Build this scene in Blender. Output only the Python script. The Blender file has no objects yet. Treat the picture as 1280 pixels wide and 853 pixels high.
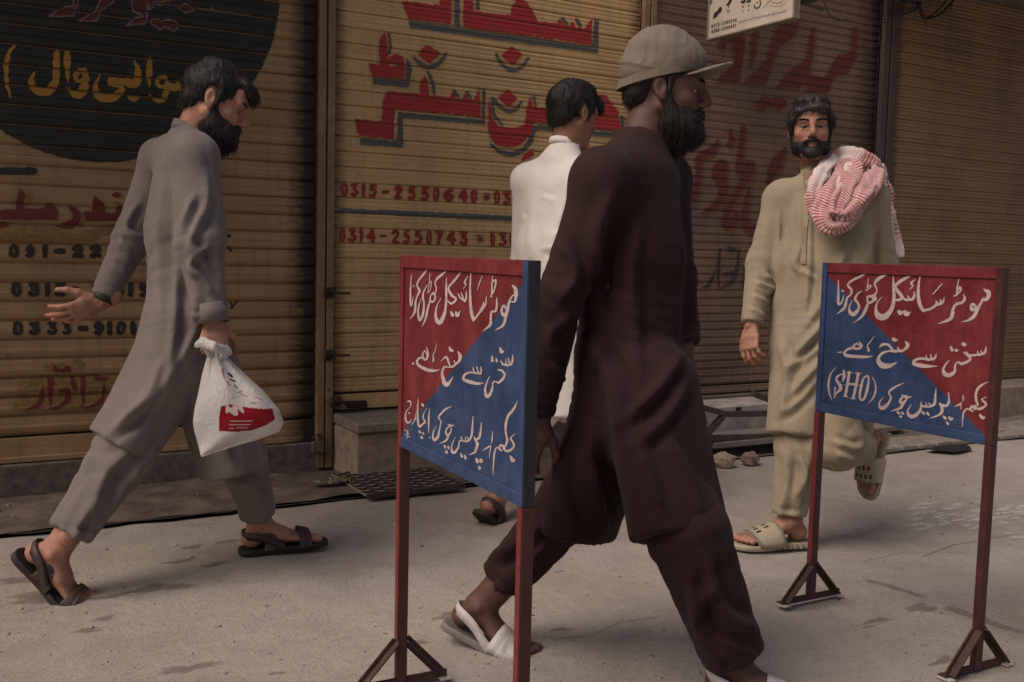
import bpy, math, random
import numpy as np
from mathutils import Matrix, Vector
random.seed(7); RNG = np.random.default_rng(11)
S = bpy.context.scene; COL = S.collection
A_ = np.array
# ---------------------------------------------------------------- camera
F = 1244.0; CX, CY = 640.0, 426.5
CAM = A_([-1.61, -4.67, 1.10])
YAW, PITCH, ROLL = math.radians(60.5), math.radians(5.17), math.radians(1.4)
FH = A_([math.cos(YAW), math.sin(YAW), 0.0]); RH = A_([math.sin(YAW), -math.cos(YAW), 0.0]); ZU = A_([0, 0, 1.0])
FW = FH * math.cos(PITCH) - ZU * math.sin(PITCH)
U0 = np.cross(RH, FW)
RT = RH * math.cos(ROLL) + U0 * math.sin(ROLL); UP = U0 * math.cos(ROLL) - RH * math.sin(ROLL)
cam_d = bpy.data.cameras.new('camera'); cam = bpy.data.objects.new('camera', cam_d); COL.objects.link(cam)
cam_d.sensor_width = 36; cam_d.lens = 36 * F / 1280; cam_d.clip_end = 500; cam_d.clip_start = 0.05
cam.matrix_world = Matrix([[RT[i], UP[i], -FW[i], CAM[i]] for i in range(3)] + [[0, 0, 0, 1]])
S.camera = cam
# ---------------------------------------------------------------- sky, sun, exposure
SUN_EL, SUN_AZ = math.radians(50), math.radians(184)   # azimuth: direction the light comes from, in world x/y
W = bpy.data.worlds.new('World'); S.world = W; W.use_nodes = True
wn = W.node_tree.nodes; wl = W.node_tree.links
sky = wn.new('ShaderNodeTexSky'); sky.sky_type = 'NISHITA'; sky.sun_disc = False
sky.sun_elevation = SUN_EL; sky.sun_rotation = math.pi / 2 - SUN_AZ; sky.air_density = 1.6; sky.dust_density = 5.0; sky.ozone_density = .6
tn = wn.new('ShaderNodeMix'); tn.data_type = 'RGBA'; tn.blend_type = 'MULTIPLY'; tn.inputs[0].default_value = 1; tn.inputs[7].default_value = (1.0, .88, .86, 1)   # warm white-balance tint multiplied into the sky
wl.new(sky.outputs[0], tn.inputs[6]); wl.new(tn.outputs[2], wn['Background'].inputs[0]); wn['Background'].inputs[1].default_value = 0.075
sd = bpy.data.lights.new('sun', 'SUN'); sun = bpy.data.objects.new('sun', sd); COL.objects.link(sun)
sd.energy = 2.4; sd.angle = math.radians(42); sd.color = (1.0, .88, .79)
dirv_ = Vector((math.cos(SUN_EL) * math.cos(SUN_AZ), math.cos(SUN_EL) * math.sin(SUN_AZ), math.sin(SUN_EL)))
sun.rotation_euler = dirv_.to_track_quat('Z', 'Y').to_euler(); sun.location = (-3, -5, 8)
S.view_settings.view_transform = 'Standard'; S.view_settings.look = 'None'; S.view_settings.gamma = 1
S.view_settings.exposure = 0.08
S.cycles.max_bounces = 6; S.cycles.use_denoising = True
# ---------------------------------------------------------------- helpers
def ray(px, py): return FW * F + RT * (px - CX) - UP * (py - CY)
def P(px, py, depth): return CAM + ray(px, py) * (depth / F)
def dv(r, d, u=0.0):
    v = RH * r + FH * d + ZU * u; return v / np.linalg.norm(v)
def onY(px, py, y=0.0):
    r = ray(px, py); return CAM + r * ((y - CAM[1]) / r[1])
def onZ(px, py, z=0.0):
    r = ray(px, py); return CAM + r * ((z - CAM[2]) / r[2])
def onplane(px, py, o, n):
    r = ray(px, py); return CAM + r * (np.dot(o - CAM, n) / np.dot(r, n))
def proj(p):
    q = p - CAM; d = q @ FW
    return CX + F * (q @ RT) / d, CY - F * (q @ UP) / d
def nrm(v): return v / (np.linalg.norm(v) + 1e-12)
LOC = {}
def empty(name, loc, label, cat, group=None):
    o = bpy.data.objects.new(name, None); COL.objects.link(o); o.location = loc; o.empty_display_size = .1
    LOC[o.name] = A_(loc, float); o['label'] = label; o['category'] = cat
    if group: o['group'] = group
    return o
def mesh(name, v, f, m, parent=None, smooth=False, loc=None, mats=None, idx=None):
    me = bpy.data.meshes.new(name); v = np.asarray(v, float)
    base = LOC[parent.name] if parent is not None else (A_(loc, float) if loc is not None else A_([0, 0, 0.]))
    vv = v - base
    if isinstance(f, np.ndarray) and f.ndim == 2:
        n = len(f); c = f.shape[1]
        me.vertices.add(len(vv)); me.vertices.foreach_set('co', vv.astype(np.float32).ravel())
        me.loops.add(n * c); me.loops.foreach_set('vertex_index', f.astype(np.int32).ravel())
        me.polygons.add(n); me.polygons.foreach_set('loop_start', np.arange(0, n * c, c, dtype=np.int32))
        me.update(calc_edges=True)
    else:
        me.from_pydata(vv.tolist(), [], [tuple(map(int, q)) for q in f]); me.update()
    for mm in (mats or [m]): me.materials.append(mm)
    if idx is not None: me.polygons.foreach_set('material_index', A_(idx, np.int32))
    if smooth: me.polygons.foreach_set('use_smooth', np.ones(len(me.polygons), bool))
    o = bpy.data.objects.new(name, me); COL.objects.link(o)
    if parent is not None: o.parent = parent
    elif loc is not None: o.location = loc
    LOC[o.name] = base
    return o
def tag(o, label, cat, group=None):
    o['label'] = label; o['category'] = cat
    if group: o['group'] = group
    return o
def struct(o): o['kind'] = 'structure'; return o
class MB:
    def __init__(s): s.v = []; s.f = []
    def add(s, v, f):
        n = len(s.v); s.v += [tuple(q) for q in v]; s.f += [tuple(i + n for i in q) for q in f]; return s
    def box(s, c, hx, hy, hz, ax=None, bev=0.0):
        c = A_(c, float); ax = np.eye(3) if ax is None else A_(ax)
        b = bev
        if b <= 0:
            v = [c + ax[0] * hx * i + ax[1] * hy * j + ax[2] * hz * k for i in (-1, 1) for j in (-1, 1) for k in (-1, 1)]
            return s.add(v, [(0, 1, 3, 2), (4, 6, 7, 5), (0, 4, 5, 1), (2, 3, 7, 6), (0, 2, 6, 4), (1, 5, 7, 3)])
        pts = []; h = [hx, hy, hz]; ids = {}
        for sx in (-1, 1):
            for sy in (-1, 1):
                for sz in (-1, 1):
                    for a in range(3):
                        q = [sx * (hx - b), sy * (hy - b), sz * (hz - b)]; q[a] = (sx, sy, sz)[a] * h[a]
                        ids[(sx, sy, sz, a)] = len(pts); pts.append(c + ax[0] * q[0] + ax[1] * q[1] + ax[2] * q[2])
        fs = []
        for a in range(3):
            u, w = [(1, 2), (2, 0), (0, 1)][a]
            for sg in (-1, 1):
                l = []
                for (p, q) in ((-1, -1), (1, -1), (1, 1), (-1, 1)):
                    t = [0, 0, 0]; t[a] = sg; t[u] = p; t[w] = q; l.append(ids[(*t, a)])
                fs.append(l if sg > 0 else l[::-1])
        for a in range(3):
            u, w = [(1, 2), (2, 0), (0, 1)][a]
            for p in (-1, 1):
                for q in (-1, 1):
                    t = [0, 0, 0]; t[u] = p; t[w] = q; t0 = t[:]; t1 = t[:]; t0[a] = -1; t1[a] = 1
                    l = [ids[(*t0, u)], ids[(*t1, u)], ids[(*t1, w)], ids[(*t0, w)]]
                    fs.append(l if p * q > 0 else l[::-1])
        for sx in (-1, 1):
            for sy in (-1, 1):
                for sz in (-1, 1):
                    l = [ids[(sx, sy, sz, a)] for a in range(3)]
                    fs.append(l if sx * sy * sz > 0 else l[::-1])
        return s.add(pts, fs)
    def bar(s, a, b, w, t, up=(0, 0, 1), bev=0.0):
        a = A_(a, float); b = A_(b, float); d = nrm(b - a); up = A_(up, float)
        x = np.cross(up, d)
        if np.linalg.norm(x) < 1e-4: x = np.cross(A_([1., 0, 0]), d)
        x = nrm(x); y = np.cross(d, x)
        return s.box((a + b) / 2, w / 2, t / 2, np.linalg.norm(b - a) / 2, [x, y, d], bev)
    def tube(s, pts, r, n=8, caps=True):
        pts = [A_(p, float) for p in pts]; rr = r if hasattr(r, '__len__') else [r] * len(pts)
        n0 = len(s.v); ref = A_([0.13, .2, .97])
        for i, p in enumerate(pts):
            d = nrm(pts[min(i + 1, len(pts) - 1)] - pts[max(i - 1, 0)])
            x = np.cross(ref, d)
            if np.linalg.norm(x) < .15: x = np.cross(A_([1., .1, 0]), d)
            x = nrm(x); y = np.cross(d, x)
            for k in range(n):
                t = 2 * math.pi * k / n; s.v.append(tuple(p + (x * math.cos(t) + y * math.sin(t)) * rr[i]))
        for i in range(len(pts) - 1):
            for k in range(n):
                a = n0 + i * n + k; b = n0 + i * n + (k + 1) % n; s.f.append((a, b, b + n, a + n))
        if caps: s.f.append(tuple(n0 + k for k in range(n))[::-1]); s.f.append(tuple(n0 + (len(pts) - 1) * n + k for k in range(n)))
        return s
    def build(s, name, m, parent=None, smooth=False, loc=None): return mesh(name, s.v, s.f, m, parent, smooth, loc)
def catmull(pts, n=6):
    pts = [A_(p, float) for p in pts]; q = [2 * pts[0] - pts[1]] + pts + [2 * pts[-1] - pts[-2]]; out = []
    for i in range(1, len(q) - 2):
        for k in range(n):
            t = k / n; a, b, c, d = q[i - 1:i + 3]
            out.append(.5 * ((2 * b) + (c - a) * t + (2 * a - 5 * b + 4 * c - d) * t * t + (3 * b - 3 * c + d - a) * t ** 3))
    out.append(pts[-1]); return out
# value noise
def hsh(i, j, k):
    n = (i * 73856093) ^ (j * 19349663) ^ (k * 83492791); n = (n ^ (n >> 13)) * 1274126177
    return ((n ^ (n >> 16)) & 0xffff) / 32767.5 - 1
def vn(p):
    i = np.floor(p).astype(np.int64); f = p - i; f = f * f * (3 - 2 * f); r = 0
    for a in (0, 1):
        for b in (0, 1):
            for c in (0, 1):
                w = (f[..., 0] if a else 1 - f[..., 0]) * (f[..., 1] if b else 1 - f[..., 1]) * (f[..., 2] if c else 1 - f[..., 2])
                r = r + w * hsh(i[..., 0] + a, i[..., 1] + b, i[..., 2] + c)
    return r
# ---------------------------------------------------------------- materials
def newmat(name, rough=.8, metal=0.0):
    m = bpy.data.materials.new(name); m.use_nodes = True; b = m.node_tree.nodes['Principled BSDF']
    b.inputs['Roughness'].default_value = rough; b.inputs['Metallic'].default_value = metal
    return m, m.node_tree, b
def nd(nt, t, **kw):
    n = nt.nodes.new('ShaderNode' + t)
    for k, v in kw.items():
        if isinstance(k, str) and hasattr(n, k): setattr(n, k, v)
    return n
def coords(nt, scale=(1, 1, 1), world=True):
    g = nt.nodes.new('ShaderNodeNewGeometry') if world else nt.nodes.new('ShaderNodeTexCoord')
    mp = nt.nodes.new('ShaderNodeMapping'); mp.inputs['Scale'].default_value = scale
    nt.links.new(g.outputs['Position'] if world else g.outputs['Object'], mp.inputs['Vector']); return mp.outputs[0]
def noise(nt, vec, scale, detail=4, rough=.55, dist=0.0):
    n = nt.nodes.new('ShaderNodeTexNoise'); n.inputs['Scale'].default_value = scale; n.inputs['Detail'].default_value = detail
    n.inputs['Roughness'].default_value = rough; n.inputs['Distortion'].default_value = dist
    nt.links.new(vec, n.inputs['Vector']); return n.outputs['Fac']
def ramp(nt, fac, stops):
    r = nt.nodes.new('ShaderNodeValToRGB'); e = r.color_ramp.elements
    while len(e) < len(stops): e.new(.5)
    for i, (p, c) in enumerate(stops):
        e[i].position = p; e[i].color = (*c, 1) if hasattr(c, '__len__') else (c, c, c, 1)
    nt.links.new(fac, r.inputs[0]); return r.outputs[0]
def mix(nt, fac, a, b, mode='MIX'):
    n = nt.nodes.new('ShaderNodeMix'); n.data_type = 'RGBA'; n.blend_type = mode
    for s_, v in ((0, fac), (6, a), (7, b)):
        if isinstance(v, (int, float)): n.inputs[s_].default_value = v if s_ == 0 else (v, v, v, 1)
        elif isinstance(v, tuple): n.inputs[s_].default_value = (*v, 1)
        else: nt.links.new(v, n.inputs[s_])
    return n.outputs[2]
def math_(nt, op, a, b=None, clamp=False):
    n = nt.nodes.new('ShaderNodeMath'); n.operation = op; n.use_clamp = clamp
    for i, v in enumerate((a, b)):
        if v is None: continue
        if isinstance(v, (int, float)): n.inputs[i].default_value = v
        else: nt.links.new(v, n.inputs[i])
    return n.outputs[0]
def bump(nt, b, h, strength=.3, dist=.01):
    n = nt.nodes.new('ShaderNodeBump'); n.inputs['Strength'].default_value = strength; n.inputs['Distance'].default_value = dist
    nt.links.new(h, n.inputs['Height']); nt.links.new(n.outputs[0], b.inputs['Normal'])
def c_(c, k): return tuple(min(1, x * k) for x in c)
def paint(name, col, rough=.55, var=.25, grime=.35, wear=None, metal=0.0, scale=1.0, wt=.60, brush=0.):
    m, nt, b = newmat(name, rough, metal); v = coords(nt)
    n1 = noise(nt, v, 9 * scale, 6, .65); n2 = noise(nt, v, 60 * scale, 4, .6)
    c = ramp(nt, n1, [(.3, c_(col, 1 - var)), (.7, c_(col, 1 + var))])
    c = mix(nt, ramp(nt, n2, [(.52, 0.), (.75, grime)]), c, c_(col, .35))
    if brush:
        br = noise(nt, coords(nt, (1, 1, .07)), 90, 4, .6); c = mix(nt, ramp(nt, br, [(.35, 0.), (.7, brush)]), c, c_(col, .5))
    if wear:
        n3 = noise(nt, v, 38 * scale, 8, .75); c = mix(nt, ramp(nt, n3, [(wt, 0.), (wt + .04, 1.)]), c, wear)
    nt.links.new(c, b.inputs['Base Color']); bump(nt, b, n2, .25, .002)
    nt.links.new(ramp(nt, n1, [(.3, rough - .12), (.7, min(1, rough + .15))]), b.inputs['Roughness']); return m
def cloth(name, col, weave=900, var=.12, sheen=.25, rough=.9):
    m, nt, b = newmat(name, rough); v = coords(nt)
    n1 = noise(nt, v, 7, 5, .6); n2 = noise(nt, v, 420, 2, .5); n3 = noise(nt, v, 26, 5, .62, .8)
    c = ramp(nt, n1, [(.3, c_(col, 1 - var)), (.7, c_(col, 1 + var))])
    c = mix(nt, ramp(nt, n2, [(.4, 0.), (.7, .3)]), c, c_(col, .55))
    nt.links.new(c, b.inputs['Base Color']); b.inputs['Sheen Weight'].default_value = sheen; b.inputs['Sheen Roughness'].default_value = .5
    h = math_(nt, 'ADD', math_(nt, 'MULTIPLY', n3, 1.0), math_(nt, 'MULTIPLY', n2, .08)); bump(nt, b, h, .5, .005)
    b.inputs['Specular IOR Level'].default_value = .25; return m
def skinmat(name, col):
    m, nt, b = newmat(name, .62); v = coords(nt)
    n1 = noise(nt, v, 34, 6, .65); n2 = noise(nt, v, 300, 4, .7)
    c = ramp(nt, n1, [(.3, c_(col, .62)), (.5, col), (.7, (col[0] * 1.25, col[1] * 1.12, col[2] * 1.1))]); c = mix(nt, ramp(nt, n2, [(.5, 0.), (.72, .3)]), c, c_(col, .5))
    at = nt.nodes.new('ShaderNodeAttribute'); at.attribute_name = 'tint'
    c = mix(nt, 1.0, c, at.outputs['Color'], 'MULTIPLY')
    nt.links.new(c, b.inputs['Base Color']); bump(nt, b, n2, .5, .002)
    b.inputs['Subsurface Weight'].default_value = .08; b.inputs['Subsurface Radius'].default_value = (.012, .004, .002); return m
def simple(name, col, rough=.7, metal=0., sc=40, var=.25, bs=.3):
    m, nt, b = newmat(name, rough, metal); n1 = noise(nt, coords(nt), sc, 6, .62)
    nt.links.new(ramp(nt, n1, [(.3, c_(col, 1 - var)), (.72, c_(col, 1 + var))]), b.inputs['Base Color']); bump(nt, b, n1, bs, .003); return m
def slatmat(name, hi, lo, dirt, edges=(), streak=.5, wearc=None):
    """painted steel slats: long horizontal streaks, vertical dirt runs, grime beside the guide rails (edges: x, width, strength)"""
    m, nt, b = newmat(name, .58); pos = nt.nodes.new('ShaderNodeNewGeometry').outputs['Position']
    sep = nt.nodes.new('ShaderNodeSeparateXYZ'); nt.links.new(pos, sep.inputs[0])
    st = noise(nt, coords(nt, (.55, 1, 34)), 3.2, 6, .7); lg = noise(nt, coords(nt), 1.3, 4, .6); vr = noise(nt, coords(nt, (14, 1, .9)), 2.0, 5, .65); fn = noise(nt, coords(nt, (1, 1, 1)), 42, 7, .75)
    sl = noise(nt, coords(nt, (.15, 1, 13)), 1.0, 1, .5)
    c = ramp(nt, st, [(.28, lo), (.68, hi)])
    c = mix(nt, ramp(nt, sl, [(.3, .0), (.75, .45)]), c, lo)
    c = mix(nt, ramp(nt, lg, [(.42, 0.), (.72, streak)]), c, dirt)
    c = mix(nt, ramp(nt, vr, [(.5, 0.), (.8, streak)]), c, dirt)
    c = mix(nt, ramp(nt, fn, [(.61, 0.), (.70, .75)]), c, c_(dirt, .5))
    if wearc:
        wr = noise(nt, coords(nt, (1.2, 1, 9)), 9, 8, .8); c = mix(nt, ramp(nt, wr, [(.58, 0.), (.66, .55)]), c, wearc)
    for (ex, ew, es) in edges:
        d = math_(nt, 'ABSOLUTE', math_(nt, 'SUBTRACT', sep.outputs[0], ex)); d = math_(nt, 'SUBTRACT', 1.0, math_(nt, 'DIVIDE', d, ew), True)
        nn = noise(nt, coords(nt, (2.5, 1, 12)), 4.5, 6, .7); k = math_(nt, 'MULTIPLY', math_(nt, 'SUBTRACT', math_(nt, 'ADD', d, nn), .72), es * 2.6, True)
        c = mix(nt, k, c, c_(dirt, .28))
    nt.links.new(c, b.inputs['Base Color']); bump(nt, b, math_(nt, 'ADD', st, math_(nt, 'MULTIPLY', fn, .5)), .3, .003)
    nt.links.new(ramp(nt, st, [(.3, .72), (.7, .5)]), b.inputs['Roughness']); return m
def letter(name, col, under, wear=.6, chip=.62):
    m, nt, b = newmat(name, .6); st = noise(nt, coords(nt, (.8, 1, 20)), 5, 6, .7); fn = noise(nt, coords(nt), 55, 7, .75)
    c = ramp(nt, st, [(.3, c_(col, .75)), (.7, c_(col, 1.2))]); c = mix(nt, ramp(nt, fn, [(chip, 0.), (chip + .06, wear)]), c, under)
    nt.links.new(c, b.inputs['Base Color']); bump(nt, b, fn, .2, .002); return m
# ---------------------------------------------------------------- painted marks: coverage of brush strokes, cut to rows of small faces on a surface
def cover(shapes, X, Y):
    """shapes in photo pixels; X, Y arrays of pixel positions -> bool"""
    M = np.zeros(X.shape, bool)
    for sh in shapes:
        kind, pts = sh[0], sh[1]; xs = [p[0] for p in pts]; ys = [p[1] for p in pts]
        pad = max([p[2] for p in pts]) if kind == 's' else 1
        bb = (X > min(xs) - pad) & (X < max(xs) + pad) & (Y > min(ys) - pad) & (Y < max(ys) + pad)
        if not bb.any(): continue
        x = X[bb]; y = Y[bb]
        if kind in ('p', 'x'):
            ins = np.zeros(x.shape, bool); n = len(pts)
            for i in range(n):
                x0, y0 = pts[i][:2]; x1, y1 = pts[(i + 1) % n][:2]
                if y0 == y1: continue
                c = ((y0 > y) != (y1 > y)) & (x < (x1 - x0) * (y - y0) / (y1 - y0) + x0); ins ^= c
            if kind == 'x': M[bb] &= ~ins
            else: M[bb] |= ins
        else:
            q = [A_(p, float) for p in pts]
            if len(q) > 2: q = catmull(q, 4)
            if len(q) == 1: q = [q[0], q[0] + A_([.01, 0, 0])]
            ins = np.zeros(x.shape, bool)
            for a, b in zip(q[:-1], q[1:]):
                d = b[:2] - a[:2]; L = max(d @ d, 1e-9)
                t = np.clip(((x - a[0]) * d[0] + (y - a[1]) * d[1]) / L, 0, 1)
                dd = np.hypot(x - a[0] - t * d[0], y - a[1] - t * d[1]); ins |= dd < (a[2] + t * (b[2] - a[2])) / 2
            M[bb] |= ins
    return M
def sc(shapes, ox, oy, k, wk=1.0):
    return [(s[0], [((p[0] / k + ox), (p[1] / k + oy)) + ((p[2] / k * wk,) if len(p) > 2 else ()) for p in s[1]]) for s in shapes]
def runs_mesh(M, us, vb, ok=None):
    """M rows x cols; us: column edges; vb: row (v0, v1) -> faces as (u0,u1,row)"""
    out = []
    for r in range(M.shape[0]):
        if ok is not None and not ok[r]: continue
        row = M[r].astype(np.int8); d = np.diff(np.concatenate([[0], row, [0]])); a = np.where(d == 1)[0]; b = np.where(d == -1)[0]
        out += [(us[i], us[j], r) for i, j in zip(a, b)]
    return out
def parts_of(R, minlen=10, gap=1):
    """group runs (u0, u1, row) into strokes that touch, so that every letter is a piece of its own"""
    par = list(range(len(R)))
    def find(i):
        while par[i] != i: par[i] = par[par[i]]; i = par[i]
        return i
    byrow = {}
    for i, q in enumerate(R): byrow.setdefault(q[2], []).append(i)
    for r, ids in byrow.items():
        for i in ids:
            for dr in range(1, gap + 1):
                for k in byrow.get(r - dr, ()):
                    if R[k][0] < R[i][1] + .004 and R[k][1] > R[i][0] - .004: par[find(i)] = find(k)
    g = {}
    for i in range(len(R)): g.setdefault(find(i), []).append(R[i])
    gs = sorted(g.values(), key=lambda q: -sum(b - a for a, b, _ in q)); big = [q for q in gs if sum(b - a for a, b, _ in q) > .02 or q is gs[0]]
    for q in gs[len(big):]:
        c = q[0][0]; r = q[0][2]; t = min(big, key=lambda w: min(abs(e[0] - c) + .002 * abs(e[2] - r) for e in w)); t.extend(q)
    return big
def mark(name, shapes, o, eu, ev, en, ulim, vlim, m, parent, cell=.0016, off=.0008):
    us = np.arange(ulim[0], ulim[1], cell); vs = np.arange(vlim[0], vlim[1], cell)
    uu, vv = np.meshgrid(us[:-1] + cell / 2, vs[:-1] + cell / 2); p = o + uu[..., None] * eu + vv[..., None] * ev
    X, Y = proj(p); M = cover(shapes, X, Y); R = runs_mesh(M, us, None)
    if not R: return None
    for grp in parts_of(R):
        v = []; f = []
        for (a, b, r) in grp:
            n = len(v); q = o + en * off
            v += [q + eu * a + ev * vs[r], q + eu * b + ev * vs[r], q + eu * b + ev * vs[r + 1], q + eu * a + ev * vs[r + 1]]; f.append((n, n + 1, n + 2, n + 3))
        mesh(name, v, np.array(f), m, parent)
DIG = {'0': [[(.5, 0), (.12, .2), (.1, .8), (.5, 1), (.88, .8), (.9, .2), (.5, 0)]], '1': [[(.15, .28), (.6, .0), (.6, 1)]],
       '2': [[(.1, .22), (.45, .0), (.88, .2), (.75, .5), (.1, .95)], [(.1, .97), (.95, .97)]], '3': [[(.12, .06), (.85, .04)], [(.85, .06), (.42, .42), (.85, .55), (.85, .88), (.45, 1.), (.08, .88)]],
       '4': [[(.75, 1), (.75, .02)], [(.7, .05), (.08, .62)], [(.08, .64), (1, .66)]], '5': [[(.9, .03), (.25, .03)], [(.25, .05), (.18, .42)], [(.18, .42), (.6, .36), (.9, .6), (.75, .92), (.4, 1.), (.08, .9)]],
       '6': [[(.8, .05), (.3, .25), (.1, .65), (.35, .98), (.8, .9), (.9, .62), (.5, .48), (.15, .7)]], '7': [[(.05, .04), (.92, .04)], [(.9, .06), (.5, .5), (.35, 1)]],
       '8': [[(.5, 0), (.15, .2), (.5, .45), (.9, .72), (.5, 1), (.1, .75), (.5, .45), (.85, .2), (.5, 0)]], '9': [[(.85, .35), (.45, .52), (.12, .3), (.45, .02), (.85, .25), (.85, .6), (.5, 1), (.15, .92)]],
       '-': [[(0, .52), (1, .52)]], '*': [[(.1, .3), (.9, .75)], [(.9, .3), (.1, .75)], [(.5, .2), (.5, .85)], [(0, .52), (1, .52)]]}
def digits(spans, ytop, ybot, w0, ox, oy, k, slope=0.0, bold=1.0):
    out = []
    for ch, x0, x1 in spans:
        w = w0 if ch in '1-*' else min(w0, .33 * (x1 - x0) + 2)
        for st in DIG[ch]:
            ww = w * (.35 if ch == '*' else 1) * bold; dy = slope * ((x0 + x1) / 2)
            pts = [((x0 + ww / 2 + q[0] * (x1 - x0 - ww)) / k + ox, (ytop + dy + ww / 2 + q[1] * (ybot - ytop - ww)) / k + oy, ww / k) for q in st]
            out.append(('s', pts))
    return out
# ---------------------------------------------------------------- signed distance modelling
def smin(a, b, k):
    if k <= 0: return np.minimum(a, b)
    h = np.clip(.5 + .5 * (b - a) / k, 0, 1); return b + (a - b) * h - k * h * (1 - h)
class Field:
    def __init__(s, k=.02): s.p = []; s.k = k
    def ec(s, A, B, r0, r1, up=(0, 0, 1), caps=(0, 0), k=None, op='add'):
        """cone of elliptical section; r = (width, thickness), width along up x axis ... 'up' IS the width direction"""
        A = A_(A, float); B = A_(B, float); r0 = r0 if hasattr(r0, '__len__') else (r0, r0); r1 = r1 if hasattr(r1, '__len__') else (r1, r1)
        L = np.linalg.norm(B - A) + 1e-9; d = (B - A) / L; w = A_(up, float); w = w - d * (w @ d)
        if np.linalg.norm(w) < 1e-3: w = np.cross(d, A_([.3, .5, .8]))
        w = nrm(w); n = np.cross(d, w); R = max(*r0, *r1)
        lo = np.minimum(A, B) - R; hi = np.maximum(A, B) + R
        def fn(p):
            q = p - A; t = q @ d; tc = np.clip(t, 0, L); u = tc / L
            a = r0[0] + (r1[0] - r0[0]) * u; b = r0[1] + (r1[1] - r0[1]) * u
            qw = q @ w; qn = q @ n; ql = t - tc; c = np.minimum(a, b)
            if caps[0]: ql = np.where(t < 0, 0, ql)
            if caps[1]: ql = np.where(t > L, 0, ql)
            k0 = np.sqrt((qw / a) ** 2 + (qn / b) ** 2 + (ql / c) ** 2); k1 = np.sqrt((qw / a ** 2) ** 2 + (qn / b ** 2) ** 2 + (ql / c ** 2) ** 2) + 1e-9
            D = k0 * (k0 - 1) / k1; D = np.where(k0 < 1e-3, -c, D)
            if caps[0]: D = np.maximum(D, -t)
            if caps[1]: D = np.maximum(D, t - L)
            return D
        s.p.append((fn, lo, hi, s.k if k is None else k, op)); return s
    def chain(s, pts, rr, up=(0, 0, 1), k=None, capend=False):
        n = len(pts)
        for i in range(n - 1): s.ec(pts[i], pts[i + 1], rr[i], rr[i + 1], up, (0, 1 if capend and i == n - 2 else 0), k)
        return s
    def el(s, c, r, ax=None, k=None, op='add'):
        c = A_(c, float); r = A_(r if hasattr(r, '__len__') else (r, r, r), float); ax = np.eye(3) if ax is None else A_(ax)
        def fn(p):
            q = (p - c) @ ax.T; k0 = np.sqrt(((q / r) ** 2).sum(-1)); k1 = np.sqrt(((q / r ** 2) ** 2).sum(-1)) + 1e-9
            return np.where(k0 < 1e-3, -r.min(), k0 * (k0 - 1) / k1)
        R = r.max(); s.p.append((fn, c - R, c + R, s.k if k is None else k, op)); return s
    def fn(s, f, lo, hi, k=None, op='add'): s.p.append((f, A_(lo, float), A_(hi, float), s.k if k is None else k, op)); return s
    def mesh(s, h, post=None):
        adds = [q for q in s.p if q[4] == 'add']
        lo = np.min([q[1] for q in adds], 0) - 3 * h; hi = np.max([q[2] for q in adds], 0) + 3 * h
        n = np.ceil((hi - lo) / h).astype(int) + 1; V = np.full(n, .2)
        ax = [lo[i] + h * np.arange(n[i]) for i in range(3)]
        for (fn, a, b, k, op) in s.p:
            m = k + 2 * h if op == 'add' else k + 2 * h
            i0 = np.maximum(0, np.floor((a - m - lo) / h).astype(int)); i1 = np.minimum(n, np.ceil((b + m - lo) / h).astype(int) + 1)
            if (i1 <= i0).any(): continue
            g = np.stack(np.meshgrid(ax[0][i0[0]:i1[0]], ax[1][i0[1]:i1[1]], ax[2][i0[2]:i1[2]], indexing='ij'), -1)
            d = fn(g); sl = tuple(slice(i0[i], i1[i]) for i in range(3))
            if op == 'add': V[sl] = smin(V[sl], d, k)
            else: V[sl] = -smin(-V[sl], d, k)
        return surfnets(V, lo, h)
def surfnets(V, lo, h):
    s = V < 0; n = A_(V.shape)
    c = [s[a:n[0] - 1 + a, b:n[1] - 1 + b, d:n[2] - 1 + d] for a in (0, 1) for b in (0, 1) for d in (0, 1)]
    anyc = np.logical_or.reduce(c); allc = np.logical_and.reduce(c); act = anyc & ~allc
    I = np.argwhere(act); cid = np.full(act.shape, -1, np.int64); cid[act] = np.arange(len(I))
    acc = np.zeros((len(I), 3)); cnt = np.zeros(len(I))
    cor = [(a, b, d) for a in (0, 1) for b in (0, 1) for d in (0, 1)]
    vals = {q: V[I[:, 0] + q[0], I[:, 1] + q[1], I[:, 2] + q[2]] for q in cor}
    for q in cor:
        for axx in range(3):
            if q[axx]: continue
            q2 = list(q); q2[axx] = 1; q2 = tuple(q2); a = vals[q]; b = vals[q2]; m = (a < 0) != (b < 0)
            t = np.where(m, a / np.where(m, a - b, 1), 0); pt = np.tile(A_(q, float), (len(I), 1)); pt[:, axx] = t
            acc[m] += pt[m]; cnt[m] += 1
    v = lo + h * (I + acc / cnt[:, None]); fs = []
    for axx in range(3):
        u, w = (axx + 1) % 3, (axx + 2) % 3
        sl0 = [slice(None)] * 3; sl1 = [slice(None)] * 3; sl0[axx] = slice(0, -1); sl1[axx] = slice(1, None)
        a = s[tuple(sl0)]; b = s[tuple(sl1)]; E = np.argwhere(a != b); E = E[(E[:, u] > 0) & (E[:, w] > 0) & (E[:, u] < n[u] - 1) & (E[:, w] < n[w] - 1)]
        sg = s[E[:, 0], E[:, 1], E[:, 2]]; q = []
        for du, dw in ((-1, -1), (0, -1), (0, 0), (-1, 0)):
            e = E.copy(); e[:, u] += du; e[:, w] += dw; q.append(cid[e[:, 0], e[:, 1], e[:, 2]])
        q = np.stack(q, 1); q[~sg] = q[~sg][:, ::-1]; fs.append(q)
    return v, np.concatenate(fs)
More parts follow.
